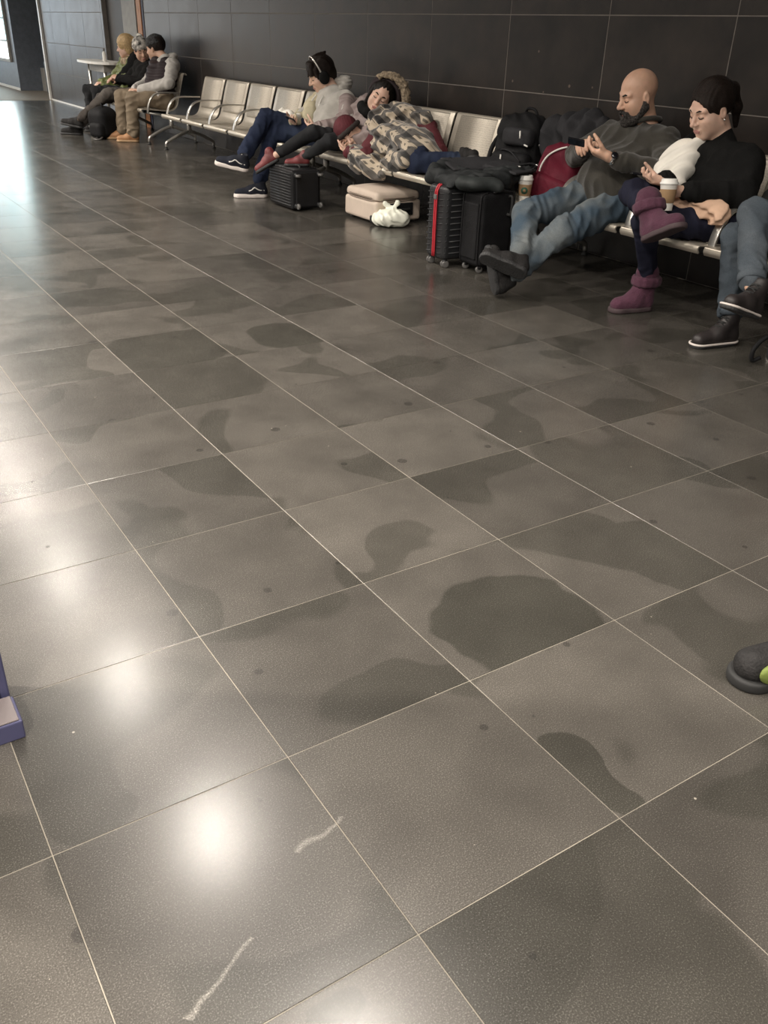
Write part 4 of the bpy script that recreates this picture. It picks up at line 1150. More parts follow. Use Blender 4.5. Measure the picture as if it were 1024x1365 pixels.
C = trousers_clay(j, 1.0, th=(.092, .070), sh=(.066, .058), hip=.11, end=.90, cr=.006, seed=5.0)
sculpt('jeans', C, .0065, M['grey_jeans'], nbr)
for a_, k_, q in (('aL', 'kL', 0), ('aR', 'kR', 1)):
    c0 = V3(*lerp(j[k_], j[a_], .90)); an = unit(V3(*j[a_]) - V3(*j[k_]))
    lathe('cuff', [(.052, -.018), (.060, -.016), (.060, .016), (.052, .018)], c0, M['grey_jeans'], nbr, axis=an, seg=18)
welt(put_shoe(SH_BOOT, nbr, (3.520, 2.225, 0), (3.275, 2.275, 0), up_, name='boot', s=.93))
welt(put_shoe(SH_BOOT, nbr, (3.290, 2.000, .205), (3.060, 1.990, .285), (.40, .05, .90), name='boot', s=.93))

# ---- three people huddled on the far bench
j = dict(H=(4.02, 11.28, 1.0), hf=(-.62, .76, -.16), hu=(-.1, .12, 1), hs=1.12, N=(4.09, 11.12, .875),
         sL=(4.07, 10.86, .835), sR=(4.07, 11.32, .835), eL=(3.95, 10.72, .655), wL=(3.70, 11.00, .56), eR=(3.93, 11.40, .62), wR=(3.68, 11.14, .56),
         P=(3.93, 10.96, .48), hL=(3.93, 10.85, .468), hR=(3.93, 11.08, .468), kL=(3.56, 10.93, .47), aL=(3.54, 10.95, .10), kR=(3.56, 11.34, .475), aR=(3.52, 11.27, .10),
         handL=dict(d=(-.7, .7, 0), n=(0, .1, -1), thumb=1), handR=dict(d=(-.75, -.6, 0), n=(0, .1, -1), thumb=-1))
p3 = person('person in dark cap and dark vest over pale hoodie, khaki trousers, tan shoes', (3.93, 10.96, 0))
C, T, Mx = body_clay(j); sculpt('body', C, .008, M['skin'], p3); face_marks(p3, T, Mx, 1.12)
sculpt('hair', hair_clay(T, Mx, 1.12), .009, M['brown_hair'], p3)
C = Clay(.012); C.ell(T(-.014, 0, .050), (.118, .102, .100), Mx); C.cut(T(0, 0, .030), -Mx[2] - Mx[0] * .15); C.disp = lambda P: .005 * waves(P, 110, 5); C.dmax = .008
sculpt('cap', C, .009, mat('black_patterned_cap', (0.012, 0.012, 0.014), 0.85, var=0.9, scale=45, col2=(0.04, 0.04, 0.042)), p3)
C = top_clay(j, 1.03, belly=.125, cr=.007, seed=1.4, chest=.104, arm=(.078, .066, .052)); C.disp = lambda P: .004 * waves(P, 25, 3); C.dmax = .008
hd = sculpt('hoodie', C, .0095, M['pale_hoodie'], p3)
C = Clay(.02)
for k in range(12):
    a = 2 * math.pi * k / 12; b = 2 * math.pi * (k + 1) / 12
    pt = lambda q: V3(*j['N']) + V3(0, 0, .005) + V3(.100 * math.cos(q), .105 * math.sin(q), .045 * math.cos(q))
    C.cone(pt(a), pt(b), .038, k=.012)
C.cone((4.14, 11.10, .87), (4.17, 11.06, .80), .07, .06)
sculpt('hood', C, .0095, M['pale_hoodie'], hd)
C = Clay(.05)
C.cone((4.05, 10.96, .80), (3.93, 10.90, .52), .125, .140); C.cone((4.04, 11.24, .80), (3.92, 11.06, .52), .130, .142); C.cone((3.99, 11.12, .72), (3.90, 11.02, .54), .155, .145)
C.disp = lambda P: .006 * np.sin(P[:, 2] * 110 + waves(P, 20, 2)); C.dmax = .01
sculpt('vest', C, .009, M['plum_vest'], p3)
C = trousers_clay(j, 1.05, th=(.095, .078), sh=(.075, .072), hip=.112, end=.95, cr=.007, seed=.9); sculpt('trousers', C, .009, M['khaki'], p3)
put_shoe(SH_TAN, p3, (3.60, 10.93, 0), (3.38, 11.02, 0), up_); put_shoe(SH_TAN, p3, (3.58, 11.26, 0), (3.34, 11.34, 0), up_)

j = dict(H=(4.005, 11.74, .965), hf=(-.15, -.92, -.25), hu=(-.2, -.15, 1), hs=1.08, N=(4.06, 11.82, .835),
         sL=(4.04, 11.60, .78), sR=(4.04, 11.98, .78), eL=(3.90, 11.52, .62), wL=(3.70, 11.80, .64), eR=(3.90, 12.02, .62), wR=(3.70, 11.95, .62),
         P=(3.93, 11.74, .48), hL=(3.93, 11.63, .468), hR=(3.93, 11.86, .468), kL=(3.50, 11.66, .485), aL=(3.13, 11.72, .20), kR=(3.47, 11.84, .42), aR=(3.17, 11.86, .11),
         handL=dict(d=(-.4, .85, .3), n=(.3, .2, -.8), thumb=1, s=1.1), handR=dict(d=(-.8, -.4, .1), n=(0, 0, -1), thumb=-1))
p2 = person('person in pale patterned beanie and black jacket, long grey legs stretched out', (3.93, 11.74, 0))
C, T, Mx = body_clay(j); sculpt('body', C, .008, M['skin'], p2); face_marks(p2, T, Mx, 1.08)
sculpt('hair', hair_clay(T, Mx, 1.08), .009, M['black_hair'], p2)
C = Clay(.012); C.ell(T(-.020, 0, .050), (.120, .104, .108), Mx); C.cut(T(0, 0, .022), -Mx[2] - Mx[0] * .15); C.disp = lambda P: .006 * waves(P, 90, 5); C.dmax = .009
bn = sculpt('beanie', C, .009, mat('white_and_black_knit', (0.02, 0.02, 0.02), 0.9, var=0.02, scale=26, col2=(0.78, 0.74, 0.68), detail=1), p2)
C = Clay(.01); C.ell(T(-.075, .02, .120), (.04, .04, .04), Mx); C.disp = lambda P: .006 * waves(P, 140, 2); C.dmax = .01; sculpt('pompom', C, .008, M['white_cloth'], bn)
C = top_clay(j, 1.0, belly=.125, cr=.007, seed=2.4, chest=.106, arm=(.074, .064, .052)); sculpt('jacket', C, .0095, M['black_cloth'], p2)
C = trousers_clay(j, 1.0, th=(.090, .068), sh=(.062, .050), hip=.108, end=.95, cr=.005, seed=1.9); sculpt('jeans', C, .009, M['washed_jeans'], p2)
put_shoe(SH_BLACK, p2, (3.165, 11.74, .085), (2.93, 11.92, .13), up_); put_shoe(SH_BLACK, p2, (3.19, 11.86, 0), (2.95, 12.02, .0), up_)

j = dict(H=(4.005, 12.36, .985), hf=(-.80, .58, -.12), hu=(-.1, .05, 1), hs=1.06, N=(4.06, 12.33, .85),
         sL=(4.05, 12.20, .79), sR=(4.05, 12.56, .79), eL=(3.90, 12.22, .60), wL=(3.68, 12.36, .56), eR=(3.92, 12.64, .60), wR=(3.68, 12.44, .56),
         P=(3.93, 12.30, .48), hL=(3.93, 12.22, .468), hR=(3.93, 12.40, .468), kL=(3.54, 12.30, .48), aL=(3.52, 12.20, .10), kR=(3.52, 12.62, .475), aR=(3.50, 12.50, .10),
         handL=dict(d=(-.8, .5, 0), n=(0, 0, -1), thumb=1), handR=dict(d=(-.8, -.5, 0), n=(0, 0, -1), thumb=-1))
p1 = person('blond person with hair bun in green padded jacket and beige fur collar', (3.93, 12.26, 0))
C, T, Mx = body_clay(j, s=.92); sculpt('body', C, .008, M['skin2'], p1); face_marks(p1, T, Mx, 1.06, brow=M['blond_hair'])
C = hair_clay(T, Mx, 1.06, r=(.116, .100, .108)); C.ell(T(-.125, 0, .045), (.058, .058, .058), Mx, k=.02); C.ell(T(-.06, 0, -.03), (.07, .085, .08), Mx, k=.03)
sculpt('hair', C, .009, M['blond_hair'], p1)
C = top_clay(j, 1.0, belly=.13, cr=.010, seed=3.7, chest=.112, arm=(.084, .074, .058)); C.disp = lambda P: .006 * np.sin(P[:, 2] * 80 + 1.2 * waves(P, 12, 3)); C.dmax = .010
jk = sculpt('jacket', C, .0095, M['green_puffer'], p1)
C = Clay(.02)
for k in range(12):
    a = 2 * math.pi * k / 12; b = 2 * math.pi * (k + 1) / 12
    pt = lambda q: V3(*j['N']) + V3(0, 0, -.005) + V3(.095 * math.cos(q), .105 * math.sin(q), .03 * math.cos(q))
    C.cone(pt(a), pt(b), .045, k=.012)
C.disp = lambda P: .010 * waves(P, 120, 4); C.dmax = .015
sculpt('fur_collar', C, .009, mat('beige_fur', (0.46, 0.36, 0.25), 0.95, var=0.35, scale=50, bump=0.6, bscale=120), jk)
C = limb_sleeve(j, 'L', (.102, .092, .072), seed=1.0, t0=-.25, end=.10); sculpt('sleeve', C, .0095, M['black_cloth'], jk, label='black shoulder and sleeve')
C = trousers_clay(j, .95, th=(.088, .068), sh=(.060, .052), hip=.108, end=.95, cr=.004, seed=2.9); sculpt('trousers', C, .009, M['charcoal_jeans'], p1)
put_shoe(SH_BLACK, p1, (3.58, 12.22, 0), (3.34, 12.28, 0), up_, s=.9); put_shoe(SH_BLACK, p1, (3.56, 12.52, 0), (3.32, 12.60, 0), up_, s=.9)

# ------------------------------------------------------------------ luggage, bags, cups and the rest
M['hard_black'] = matte('black_polycarbonate', (0.014, 0.014, 0.015), 0.42, var=0.15, bump=0.1, bscale=200)
M['hard_charcoal'] = mat('charcoal_polycarbonate', (0.018, 0.0185, 0.020), 0.42, var=0.1, spec=0.35)
M['fabric_black'] = matte('black_nylon', (0.010, 0.010, 0.011), 0.7, var=0.3, scale=12, bump=0.25, bscale=150)
M['beige_case'] = mat('beige_case_cloth', (0.54, 0.45, 0.375), 0.75, var=0.06, scale=10, bump=0.15, bscale=180)
M['beige_trim'] = mat('dark_beige_trim', (0.25, 0.20, 0.16), 0.7)
M['red'] = mat('red_webbing', (0.42, 0.018, 0.030), 0.6, var=0.1)
M['wheel'] = mat('grey_wheel', (0.15, 0.145, 0.14), 0.4, metal=0.3)
M['coat_black'] = matte('black_coat_nylon', (0.018, 0.020, 0.021), 0.7, var=0.25, scale=7, bump=0.2, bscale=60)
M['coat_grey'] = matte('dark_grey_coat', (0.030, 0.030, 0.033), 0.8, var=0.25, scale=8, bump=0.2, bscale=80)
M['pouch'] = matte('grey_green_pouch', (0.028, 0.032, 0.032), 0.6, var=0.35, scale=12)
M['maroon_nylon'] = matte('maroon_nylon', (0.105, 0.010, 0.022), 0.65, var=0.2, scale=10, bump=0.2, bscale=120)
M['plastic_bag'] = mat('white_thin_plastic', (0.84, 0.85, 0.74), 0.4, var=0.05, scale=9)
M['paper_cup'] = mat('white_paper', (0.78, 0.76, 0.71), 0.6, var=0.02)
M['kraft'] = mat('kraft_paper', (0.30, 0.19, 0.10), 0.8, var=0.1)
M['green_print'] = mat('green_print', (0.03, 0.10, 0.06), 0.7)
M['peach'] = mat('peach_scarf', (0.66, 0.44, 0.31), 0.9, var=0.08, scale=14, bump=0.2, bscale=120)
M['kiosk'] = mat('violet_blue_metal', (0.075, 0.075, 0.15), 0.45, metal=0.2, var=0.06)
M['kiosk_top'] = mat('grey_base_plate', (0.17, 0.145, 0.145), 0.5)
M['lime'] = mat('lime_green_cloth', (0.13, 0.17, 0.035), 0.7, var=0.3, scale=30)
def wheel(parent, c, axis=(0, 1, 0), r=.024, w=.018):
    a = V3(*axis)
    o = lathe('wheel', [(r * .5, -w / 2), (r * .9, -w / 2), (r, -w / 4), (r, w / 4), (r * .9, w / 2), (r * .5, w / 2)], V3(*c), M['wheel'], parent, axis=axis, seg=14)
    return o

# small ribbed case lying on its long side, wheels towards the camera
t = thing('suitcase', 'small black ribbed suitcase on its side, wheels outward, under maroon boots', 'suitcase', (3.29, 6.28, 0), 'cases on the floor by the benches')
sh = box('shell', (3.166, 6.10, .012), (3.42, 6.50, .300), M['hard_black'], t, bevel=.022, seg=3)
for k in range(12):
    z = .040 + k * .0212
    tube('rib', [(3.164, 6.125, z), (3.164, 6.475, z)], .0058, M['hard_charcoal'], sh, seg=6)
for k in range(9):
    y = 6.14 + k * .040
    tube('rib', [(3.185, y, .301), (3.40, y, .301)], .0055, M['hard_charcoal'], sh, seg=6)
box('end_panel', (3.195, 6.085, .03), (3.395, 6.105, .285), M['hard_black'], t, bevel=.008)
for x in (3.196, 3.392):
    for z in (.042, .268):
        lathe('wheel_mount', [(.020, 0), (.018, .018), (.010, .022)], (x, 6.092, z), M['hard_charcoal'], t, axis=(0, -1, 0), seg=14)
        wheel(t, (x, 6.052, z), (0, 0, 1) if z > .1 else (1, 0, 0), .022)
tube('carry_handle', catmull([(3.29, 6.20, .300), (3.29, 6.22, .318), (3.29, 6.33, .318), (3.29, 6.35, .300)], 4), .008, M['rubber'], t)

# beige case lying under the seats
t = thing('suitcase', 'beige soft suitcase lying flat under the seats', 'suitcase', (3.70, 5.57, 0), 'cases on the floor by the benches')
box('body', (3.46, 5.345, .020), (3.86, 5.80, .165), M['beige_case'], t, bevel=.022, seg=3)
C = Clay(.03); C.block((3.66, 5.572, .192), (.195, .222, .036), .03); C.ell((3.66, 5.572, .205), (.17, .20, .045), k=.03); C.cut((3.66, 5.57, .170), (0, 0, -1))
sculpt('lid', C, .009, M['beige_case'], t, smooth=2)
for z in (.166, .186):
    r = []
    for a in np.linspace(0, 6.2832, 41):
        ca, sa = math.cos(a), math.sin(a); q = 5
        r.append((3.66 + .199 * math.copysign(abs(ca) ** (2 / q), ca), 5.572 + .2265 * math.copysign(abs(sa) ** (2 / q), sa), z))
    tube('zipper', r, .0045, M['beige_trim'], t, seg=6)
box('corner_guard', (3.452, 5.336, .012), (3.53, 5.43, .070), M['rubber'], t, bevel=.015)
box('side_panel', (3.56, 5.332, .060), (3.78, 5.352, .150), M['fabric_black'], t, bevel=.006)
tube('carry_handle', catmull([(3.60, 5.345, .105), (3.61, 5.322, .105), (3.73, 5.322, .105), (3.74, 5.345, .105)], 4), .010, M['rubber'], t)
for x in (3.50, 3.82): wheel(t, (x, 5.40, .022), (0, 1, 0), .022); wheel(t, (x, 5.74, .022), (0, 1, 0), .022)

# white knotted bag
C = Clay(.03)
C.fold = (.012, 85, 3)
C.ell((3.545, 5.285, .060), (.118, .088, .064)); C.ell((3.505, 5.345, .050), (.075, .060, .050)); C.ell((3.60, 5.235, .058), (.07, .06, .056))
C.cone((3.555, 5.285, .105), (3.560, 5.280, .135), .028, .017, k=.03)
C.cone((3.560, 5.280, .130), (3.590, 5.262, .170), .010, .022, k=.008); C.cone((3.555, 5.290, .128), (3.520, 5.325, .158), .010, .020, k=.008); C.cone((3.555, 5.285, .125), (3.515, 5.255, .075), .013, .020, k=.01)
C.cone((3.515, 5.255, .075), (3.500, 5.235, .020), .020, .012, k=.01)
C.cut((0, 0, .001), (0, 0, -1))
def bagfold(P):
    v = P - V3(3.557, 5.283, .12); a = np.arctan2(v[:, 1], v[:, 0])
    return .0022 * np.sin(a * 9 + 4 * waves(P, 25, 3)) * np.clip((P[:, 2] - .03) * 14, 0, 1) + .0045 * waves(P, 38, 5) + .002 * waves(P, 110, 6)
C.disp = bagfold; C.dmax = .018
tag(sculpt('plastic_bag', C, .0055, M['plastic_bag']), 'white plastic bag with knotted handles on the floor beside the beige suitcase', 'bag')

# charcoal ribbed case with a red strap
t = thing('suitcase', 'upright charcoal ribbed suitcase with red zip strap down its side', 'suitcase', (3.31, 4.145, 0), 'cases on the floor by the benches')
sh = box('shell', (3.125, 4.050, .045), (3.50, 4.245, .472), M['hard_charcoal'], t, bevel=.030, seg=4)
for k in range(11):
    z = .085 + k * .0345
    for y0, y1 in ((4.062, 4.128), (4.166, 4.236)):
        tube('rib', catmull([(3.140, y0 - .010 if y0 < 4.1 else y0, z + .006), (3.1245, (y0 + y1) / 2, z), (3.1255, y1, z - .004)], 4), .0042, M['hard_charcoal'], sh, seg=6)
    tube('rib', [(3.16, 4.050, z + .004), (3.47, 4.050, z + .004)], .0042, M['hard_charcoal'], sh, seg=6)
for y in (4.139, 4.156):
    tube('strap', catmull([(3.30, y, .479), (3.16, y, .478), (3.124, y, .450), (3.116, y, .40), (3.116, y, .20), (3.118, y, .06)], 4), .0058, M['red'], t, seg=6)
box('zip_lock', (3.106, 4.134, .392), (3.122, 4.162, .420), M['wheel'], t, bevel=.004)
for x in (3.155, 3.46):
    for y in (4.075, 4.22):
        lathe('wheel_mount', [(.016, 0), (.014, .022), (.008, .026)], (x, y, .050), M['hard_black'], t, axis=(0, 0, -1), seg=12)
        wheel(t, (x, y - .010, .022), (.3, 1, 0), .022, .010); wheel(t, (x, y + .010, .022), (.3, 1, 0), .022, .010)
# plain black case
t = thing('suitcase', 'upright plain black suitcase in front of the coat, nearest the crossed shoes', 'suitcase', (3.35, 3.93, 0), 'cases on the floor by the benches')
box('shell', (3.225, 3.840, .040), (3.47, 4.030, .462), M['fabric_black'], t, bevel=.028, seg=4)
box('front_pocket', (3.214, 3.865, .08), (3.232, 4.005, .40), M['fabric_black'], t, bevel=.008)
for y in (3.853, 4.016): tube('piping', catmull([(3.27, y, .462), (3.232, y, .446), (3.222, y, .40), (3.222, y, .10), (3.236, y, .052)], 4), .0055, M['hard_black'], t, seg=6)
tube('piping', catmull([(3.30, 3.842, .462), (3.44, 3.842, .458), (3.464, 3.842, .42), (3.464, 3.842, .08)], 4), .005, M['hard_black'], t, seg=6)
tube('carry_handle', catmull([(3.30, 3.93, .460), (3.305, 3.93, .482), (3.39, 3.93, .482), (3.395, 3.93, .460)], 4), .009, M['rubber'], t)
tube('side_handle', catmull([(3.415, 3.840, .335), (3.425, 3.818, .34), (3.425, 3.818, .43), (3.415, 3.840, .435)], 4), .009, M['rubber'], t)
for x in (3.26, 3.43):
    for y in (3.87, 4.00):
        lathe('wheel_mount', [(.016, 0), (.014, .018), (.008, .022)], (x, y, .044), M['hard_black'], t, axis=(0, 0, -1), seg=12)
        wheel(t, (x, y, .022), (.4, 1, 0), .022, .016)
# black coat thrown over both cases and the seat behind
t = thing('coat', 'black coat thrown over the two upright suitcases', 'coat', (3.45, 4.2, .47))
C = Clay(.03)
R = frame((1, .12, .05), (-.08, .05, 1))
C.block((3.43, 4.16, .510), (.26, .20, .030), .028, R)
C.block((3.58, 4.14, .520), (.13, .17, .033), .03, R)
C.cone((3.20, 4.30, .52), (3.17, 4.06, .475), .036, .034); C.cone((3.22, 4.33, .525), (3.44, 4.40, .54), .04, .036); C.cone((3.25, 4.08, .50), (3.50, 3.97, .495), .036, .04)
C.cone((3.36, 4.36, .54), (3.30, 4.08, .525), .028, .028); C.cone((3.55, 4.02, .49), (3.62, 4.08, .43), .045, .045)
C.disp = lambda P: .008 * np.sin((P @ V3(.9, .5, .6)) * 72 + 2.6 * waves(P, 15, 5)) + .004 * waves(P, 45, 6); C.dmax = .024; C.fold = (.015, 58, 5)
sculpt('coat_body', C, .0085, M['coat_black'], t)
C = Clay(.02)
R = frame((1, -.30, .02), (-.10, -.12, 1))
C.block((3.47, 4.24, .563), (.19, .125, .010), .009, R)
C.block((3.60, 4.06, .556), (.11, .12, .009), .008, frame((1, .25, .02), (-.12, -.15, 1)))
C.disp = lambda P: .004 * waves(P, 24, 8); C.dmax = .008
sculpt('flap', C, .0065, M['coat_grey'], t)
C = Clay(.02); C.ell((3.235, 3.955, .500), (.085, .105, .042)); C.ell((3.30, 3.90, .498), (.09, .07, .040)); C.cone((3.20, 4.00, .50), (3.33, 3.84, .488), .040, .034); C.disp = lambda P: .006 * waves(P, 48, 3); C.dmax = .009
sculpt('hood', C, .007, M['pouch'], t, label='grey green hood hanging over the front case')
tube('loop', catmull([(3.64, 4.05, .568), (3.70, 4.00, .583), (3.71, 3.955, .575), (3.67, 3.94, .56)], 5), .007, M['fabric_black'], t, seg=8)
lathe('buckle', [(.006, 0), (.009, .003), (.006, .006)], (3.71, 3.95, .580), M['chrome'], t, axis=(-.6, -.6, .5), seg=10)
box('zip_pull', (3.602, 3.98, .570), (3.610, 4.01, .575), M['white'], t, bevel=.002)

# black backpack on the seat
t = thing('backpack', 'bulging black backpack leaning on the seat back beside the grey coat', 'backpack', (3.95, 4.42, .37))
C = Clay(.04)
tilt = frame((-1, -.18, .10), (.16, 0, 1))
C.block((3.98, 4.42, .590), (.115, .175, .215), .09, tilt); C.ell((4.00, 4.43, .72), (.12, .165, .11), tilt)
C.disp = lambda P: .006 * waves(P, 22, 5) + .003 * waves(P, 60, 4); C.dmax = .02; C.fold = (.010, 55, 4)
sculpt('main_bag', C, .009, M['fabric_black'], t)
C = Clay(.03); C.block((3.865, 4.375, .500), (.055, .145, .105), .045, tilt); C.disp = lambda P: .005 * waves(P, 30, 7); C.dmax = .008; sculpt('front_pocket', C, .008, M['fabric_black'], t)
C = Clay(.03); C.block((3.885, 4.34, .690), (.045, .115, .055), .035, tilt); C.disp = lambda P: .005 * waves(P, 30, 9); C.dmax = .008; sculpt('top_pocket', C, .008, M['coat_grey'], t)
tube('grab_handle', catmull([(4.06, 4.50, .80), (4.05, 4.47, .845), (4.05, 4.40, .845), (4.06, 4.37, .80)], 5), .009, M['fabric_black'], t)
for a, b in (((3.838, 4.28, .735), (3.828, 4.265, .695)), ((3.806, 4.41, .585), (3.800, 4.405, .545)), ((3.835, 4.225, .66), (3.83, 4.19, .655))):
    tube('zip_pull', [a, b], .0055, M['white'], t, seg=6)
lathe('badge', [(.020, 0), (.020, .003)], (3.842, 4.37, .700), M['maroon'], t, axis=(-1, -.4, .1), seg=14)
tube('zipper', catmull([(3.845, 4.50, .56), (3.83, 4.44, .610), (3.82, 4.34, .612), (3.83, 4.25, .56)], 6), .004, M['coat_grey'], t, seg=6)
tube('strap', catmull([(4.02, 4.60, .74), (3.92, 4.63, .62), (3.88, 4.62, .48), (3.93, 4.60, .40)], 6), .016, M['fabric_black'], t, seg=8)

# dark grey coat over the next seat back
t = thing('coat', 'dark grey padded coat heaped over the seat back behind the maroon backpack', 'coat', (4.08, 4.06, .6))
C = Clay(.05)
C.cone((4.06, 4.24, .745), (4.10, 3.92, .800), .070, .085); C.cone((4.04, 4.20, .70), (4.02, 4.08, .56), .085, .075); C.cone((4.04, 4.00, .74), (4.00, 3.88, .60), .09, .085); C.cone((4.12, 3.95, .79), (4.10, 3.78, .74), .07, .06)
C.disp = lambda P: .012 * np.sin((P @ V3(.1, .95, -.25)) * 62 + 2.0 * waves(P, 11, 3)) + .004 * waves(P, 40, 8); C.dmax = .03; C.fold = (.016, 55, 8)
sculpt('coat_body', C, .009, M['coat_grey'], t)
lathe('snap_button', [(.007, 0), (.008, .003), (.004, .005)], (3.952, 4.215, .655), M['chrome'], t, axis=(-1, -.5, .2), seg=10)
# maroon backpack on the seat by the bald man
t = thing('backpack', 'maroon backpack with pale piping, propped against the bald person', 'backpack', (3.86, 3.92, .37))
C = Clay(.04)
tl = frame((-1, -.30, .12), (.10, -.22, 1))
C.block((3.875, 3.915, .525), (.085, .145, .160), .075, tl); C.cone((3.88, 3.90, .62), (3.89, 3.86, .655), .085, .065, k=.04)
C.disp = lambda P: .005 * waves(P, 26, 5); C.dmax = .018; C.fold = (.010, 50, 6)
sculpt('main_bag', C, .008, M['maroon_nylon'], t)
C = Clay(.03); C.block((3.80, 3.915, .445), (.055, .140, .080), .05, tl); C.disp = lambda P: .006 * waves(P, 34, 6); C.dmax = .009
sculpt('front_pocket', C, .008, M['maroon_nylon'], t)
tube('piping', catmull([(3.765, 3.990, .500), (3.768, 3.978, .57), (3.780, 3.940, .632), (3.800, 3.880, .672), (3.83, 3.835, .690)], 6), .0055, M['white_lace'], t, seg=8)
tube('grab_handle', catmull([(3.88, 3.86, .69), (3.875, 3.83, .725), (3.885, 3.79, .725), (3.90, 3.77, .685)], 5), .008, M['fabric_black'], t)

# paper cups
def cup(c, ax, label, s=1.0, logo=True, face=(-.7, -.7, 0)):
    t = thing('coffee_cup', label, 'cup', c, 'takeaway paper cups')
    ax = unit(ax); P = lambda h: V3(*c) + ax * h * s
    lathe('cup_body', [(.0275 * s, 0), (.028 * s, .002 * s), (.040 * s, .118 * s), (.041 * s, .120 * s)], P(0), M['paper_cup'], t, axis=ax, seg=24)
    sl = lathe('sleeve', [(.0318 * s, .034 * s), (.0325 * s, .035 * s), (.0385 * s, .095 * s), (.0382 * s, .096 * s)], P(0), M['kraft'], t, axis=ax, seg=24)
    ld = lathe('lid', [(.0425 * s, .117 * s), (.0435 * s, .119 * s), (.0435 * s, .125 * s), (.0385 * s, .129 * s), (.0365 * s, .141 * s), (.034 * s, .143 * s), (.032 * s, .139 * s)], P(0), M['white'], t, axis=ax, seg=24)
    if logo:
        f = V3(*face); f = unit(f - (f @ ax) * ax); 
        o = lathe('round_print', [(.019 * s, -.001), (.019 * s, .0012 * s)], P(.064) + f * .0345 * s, M['green_print'], sl, axis=f - ax * .10, seg=20)
        o['label'] = 'round dark green print'
        lathe('print_centre', [(.0085 * s, 0), (.0085 * s, .0018 * s)], P(.064) + f * .0350 * s, M['kraft'], sl, axis=f - ax * .10, seg=14)
    return t
cup((3.645, 3.965, .372), (.0, 0, 1), 'white paper cup with brown sleeve standing on the seat by maroon backpack', 1.08)
cup((3.475, 2.735, .530), (.05, .10, 1), 'white paper cup held on the lap of the person in black sweater', 1.02, logo=False)
# peach scarf on the lap
C = Clay(.02)
for k in range(5):
    C.cone((3.60 + .02 * k, 2.83 - .008 * k, .555 - .008 * k), (3.66 + .015 * k, 2.66 - .02 * k, .585 - .022 * k), .026, .030, k=.012)
C.cone((3.62, 2.80, .545), (3.70, 2.60, .520), .045, .05); C.cone((3.70, 2.60, .545), (3.66, 2.57, .500), .04, .03)
C.disp = lambda P: .007 * np.sin((P @ V3(.5, .3, -.8)) * 150 + 2 * waves(P, 22, 3)); C.dmax = .02; C.fold = (.012, 75, 2)
tag(sculpt('scarf', C, .006, M['peach']), 'bundled peach scarf on the lap of the person in black sweater', 'scarf')

# plaid blanket over the sleepers
def plaid():
    m, nt, N, L, B = nodes_of('plaid_fleece')
    tc = N.new('ShaderNodeTexCoord')
    dn = N.new('ShaderNodeTexNoise'); dn.inputs['Scale'].default_value = 5.5; dn.inputs['Detail'].default_value = 2
    L.new(tc.outputs['Object'], dn.inputs['Vector'])
    ad = N.new('ShaderNodeVectorMath'); ad.operation = 'MULTIPLY_ADD'; L.new(dn.outputs['Color'], ad.inputs[0]); ad.inputs[1].default_value = (.045, .045, .045); L.new(tc.outputs['Object'], ad.inputs[2])
    cols = []
    for d, sc, w in (((.5, .8, -.3), 52.0, .62), ((.7, -.2, .8), 50.0, .62), ((.5, .8, -.3), 170.0, .42), ((.7, -.2, .8), 160.0, .42)):
        dt = N.new('ShaderNodeVectorMath'); dt.operation = 'DOT_PRODUCT'; L.new(ad.outputs[0], dt.inputs[0]); dt.inputs[1].default_value = d
        s = math_node(N, L, 'SINE', math_node(N, L, 'MULTIPLY', dt.outputs['Value'], sc))
        cols.append(math_node(N, L, 'GREATER_THAN', s, w - .5 + .30))
    big = math_node(N, L, 'ADD', cols[0], cols[1]); small = math_node(N, L, 'MULTIPLY', cols[2], cols[3])
    rp = N.new('ShaderNodeValToRGB'); rp.color_ramp.interpolation = 'CONSTANT'
    rp.color_ramp.elements[0].color = (0.50, 0.42, 0.32, 1); rp.color_ramp.elements[1].position = .4; rp.color_ramp.elements[1].color = (0.105, 0.094, 0.084, 1)
    e = rp.color_ramp.elements.new(.8); e.color = (0.018, 0.017, 0.017, 1)
    L.new(math_node(N, L, 'MULTIPLY', big, .5), rp.inputs[0])
    c = mixcol(N, L, math_node(N, L, 'MULTIPLY', small, .8), rp.outputs[0], (0.03, 0.028, 0.026))
    L.new(c, B.inputs['Base Color']); B.inputs['Roughness'].default_value = .95; B.inputs['Sheen Weight'].default_value = .3
    nz = N.new('ShaderNodeTexNoise'); nz.inputs['Scale'].default_value = 140; L.new(tc.outputs['Object'], nz.inputs['Vector'])
    bp = N.new('ShaderNodeBump'); bp.inputs['Strength'].default_value = .4; bp.inputs['Distance'].default_value = .006; L.new(nz.outputs['Fac'], bp.inputs['Height']); L.new(bp.outputs[0], B.inputs['Normal'])
    return m
C = Clay(.05)
C.ell((3.87, 5.84, .58), (.155, .175, .17)); C.ell((3.82, 5.62, .54), (.20, .20, .155)); C.ell((3.82, 5.42, .53), (.19, .17, .150)); C.ell((3.78, 5.26, .485), (.16, .12, .105))
C.cone((3.84, 5.95, .66), (3.93, 5.75, .72), .075, .085); C.cone((3.93, 5.75, .72), (3.98, 5.50, .69), .080, .065)
C.cone((3.66, 5.98, .42), (3.60, 5.80, .405), .075, .075); C.cone((3.60, 5.80, .40), (3.58, 5.60, .375), .075, .070); C.cone((3.58, 5.60, .375), (3.60, 5.48, .345), .065, .050)
C.cone((3.64, 5.42, .44), (3.62, 5.22, .445), .07, .06)
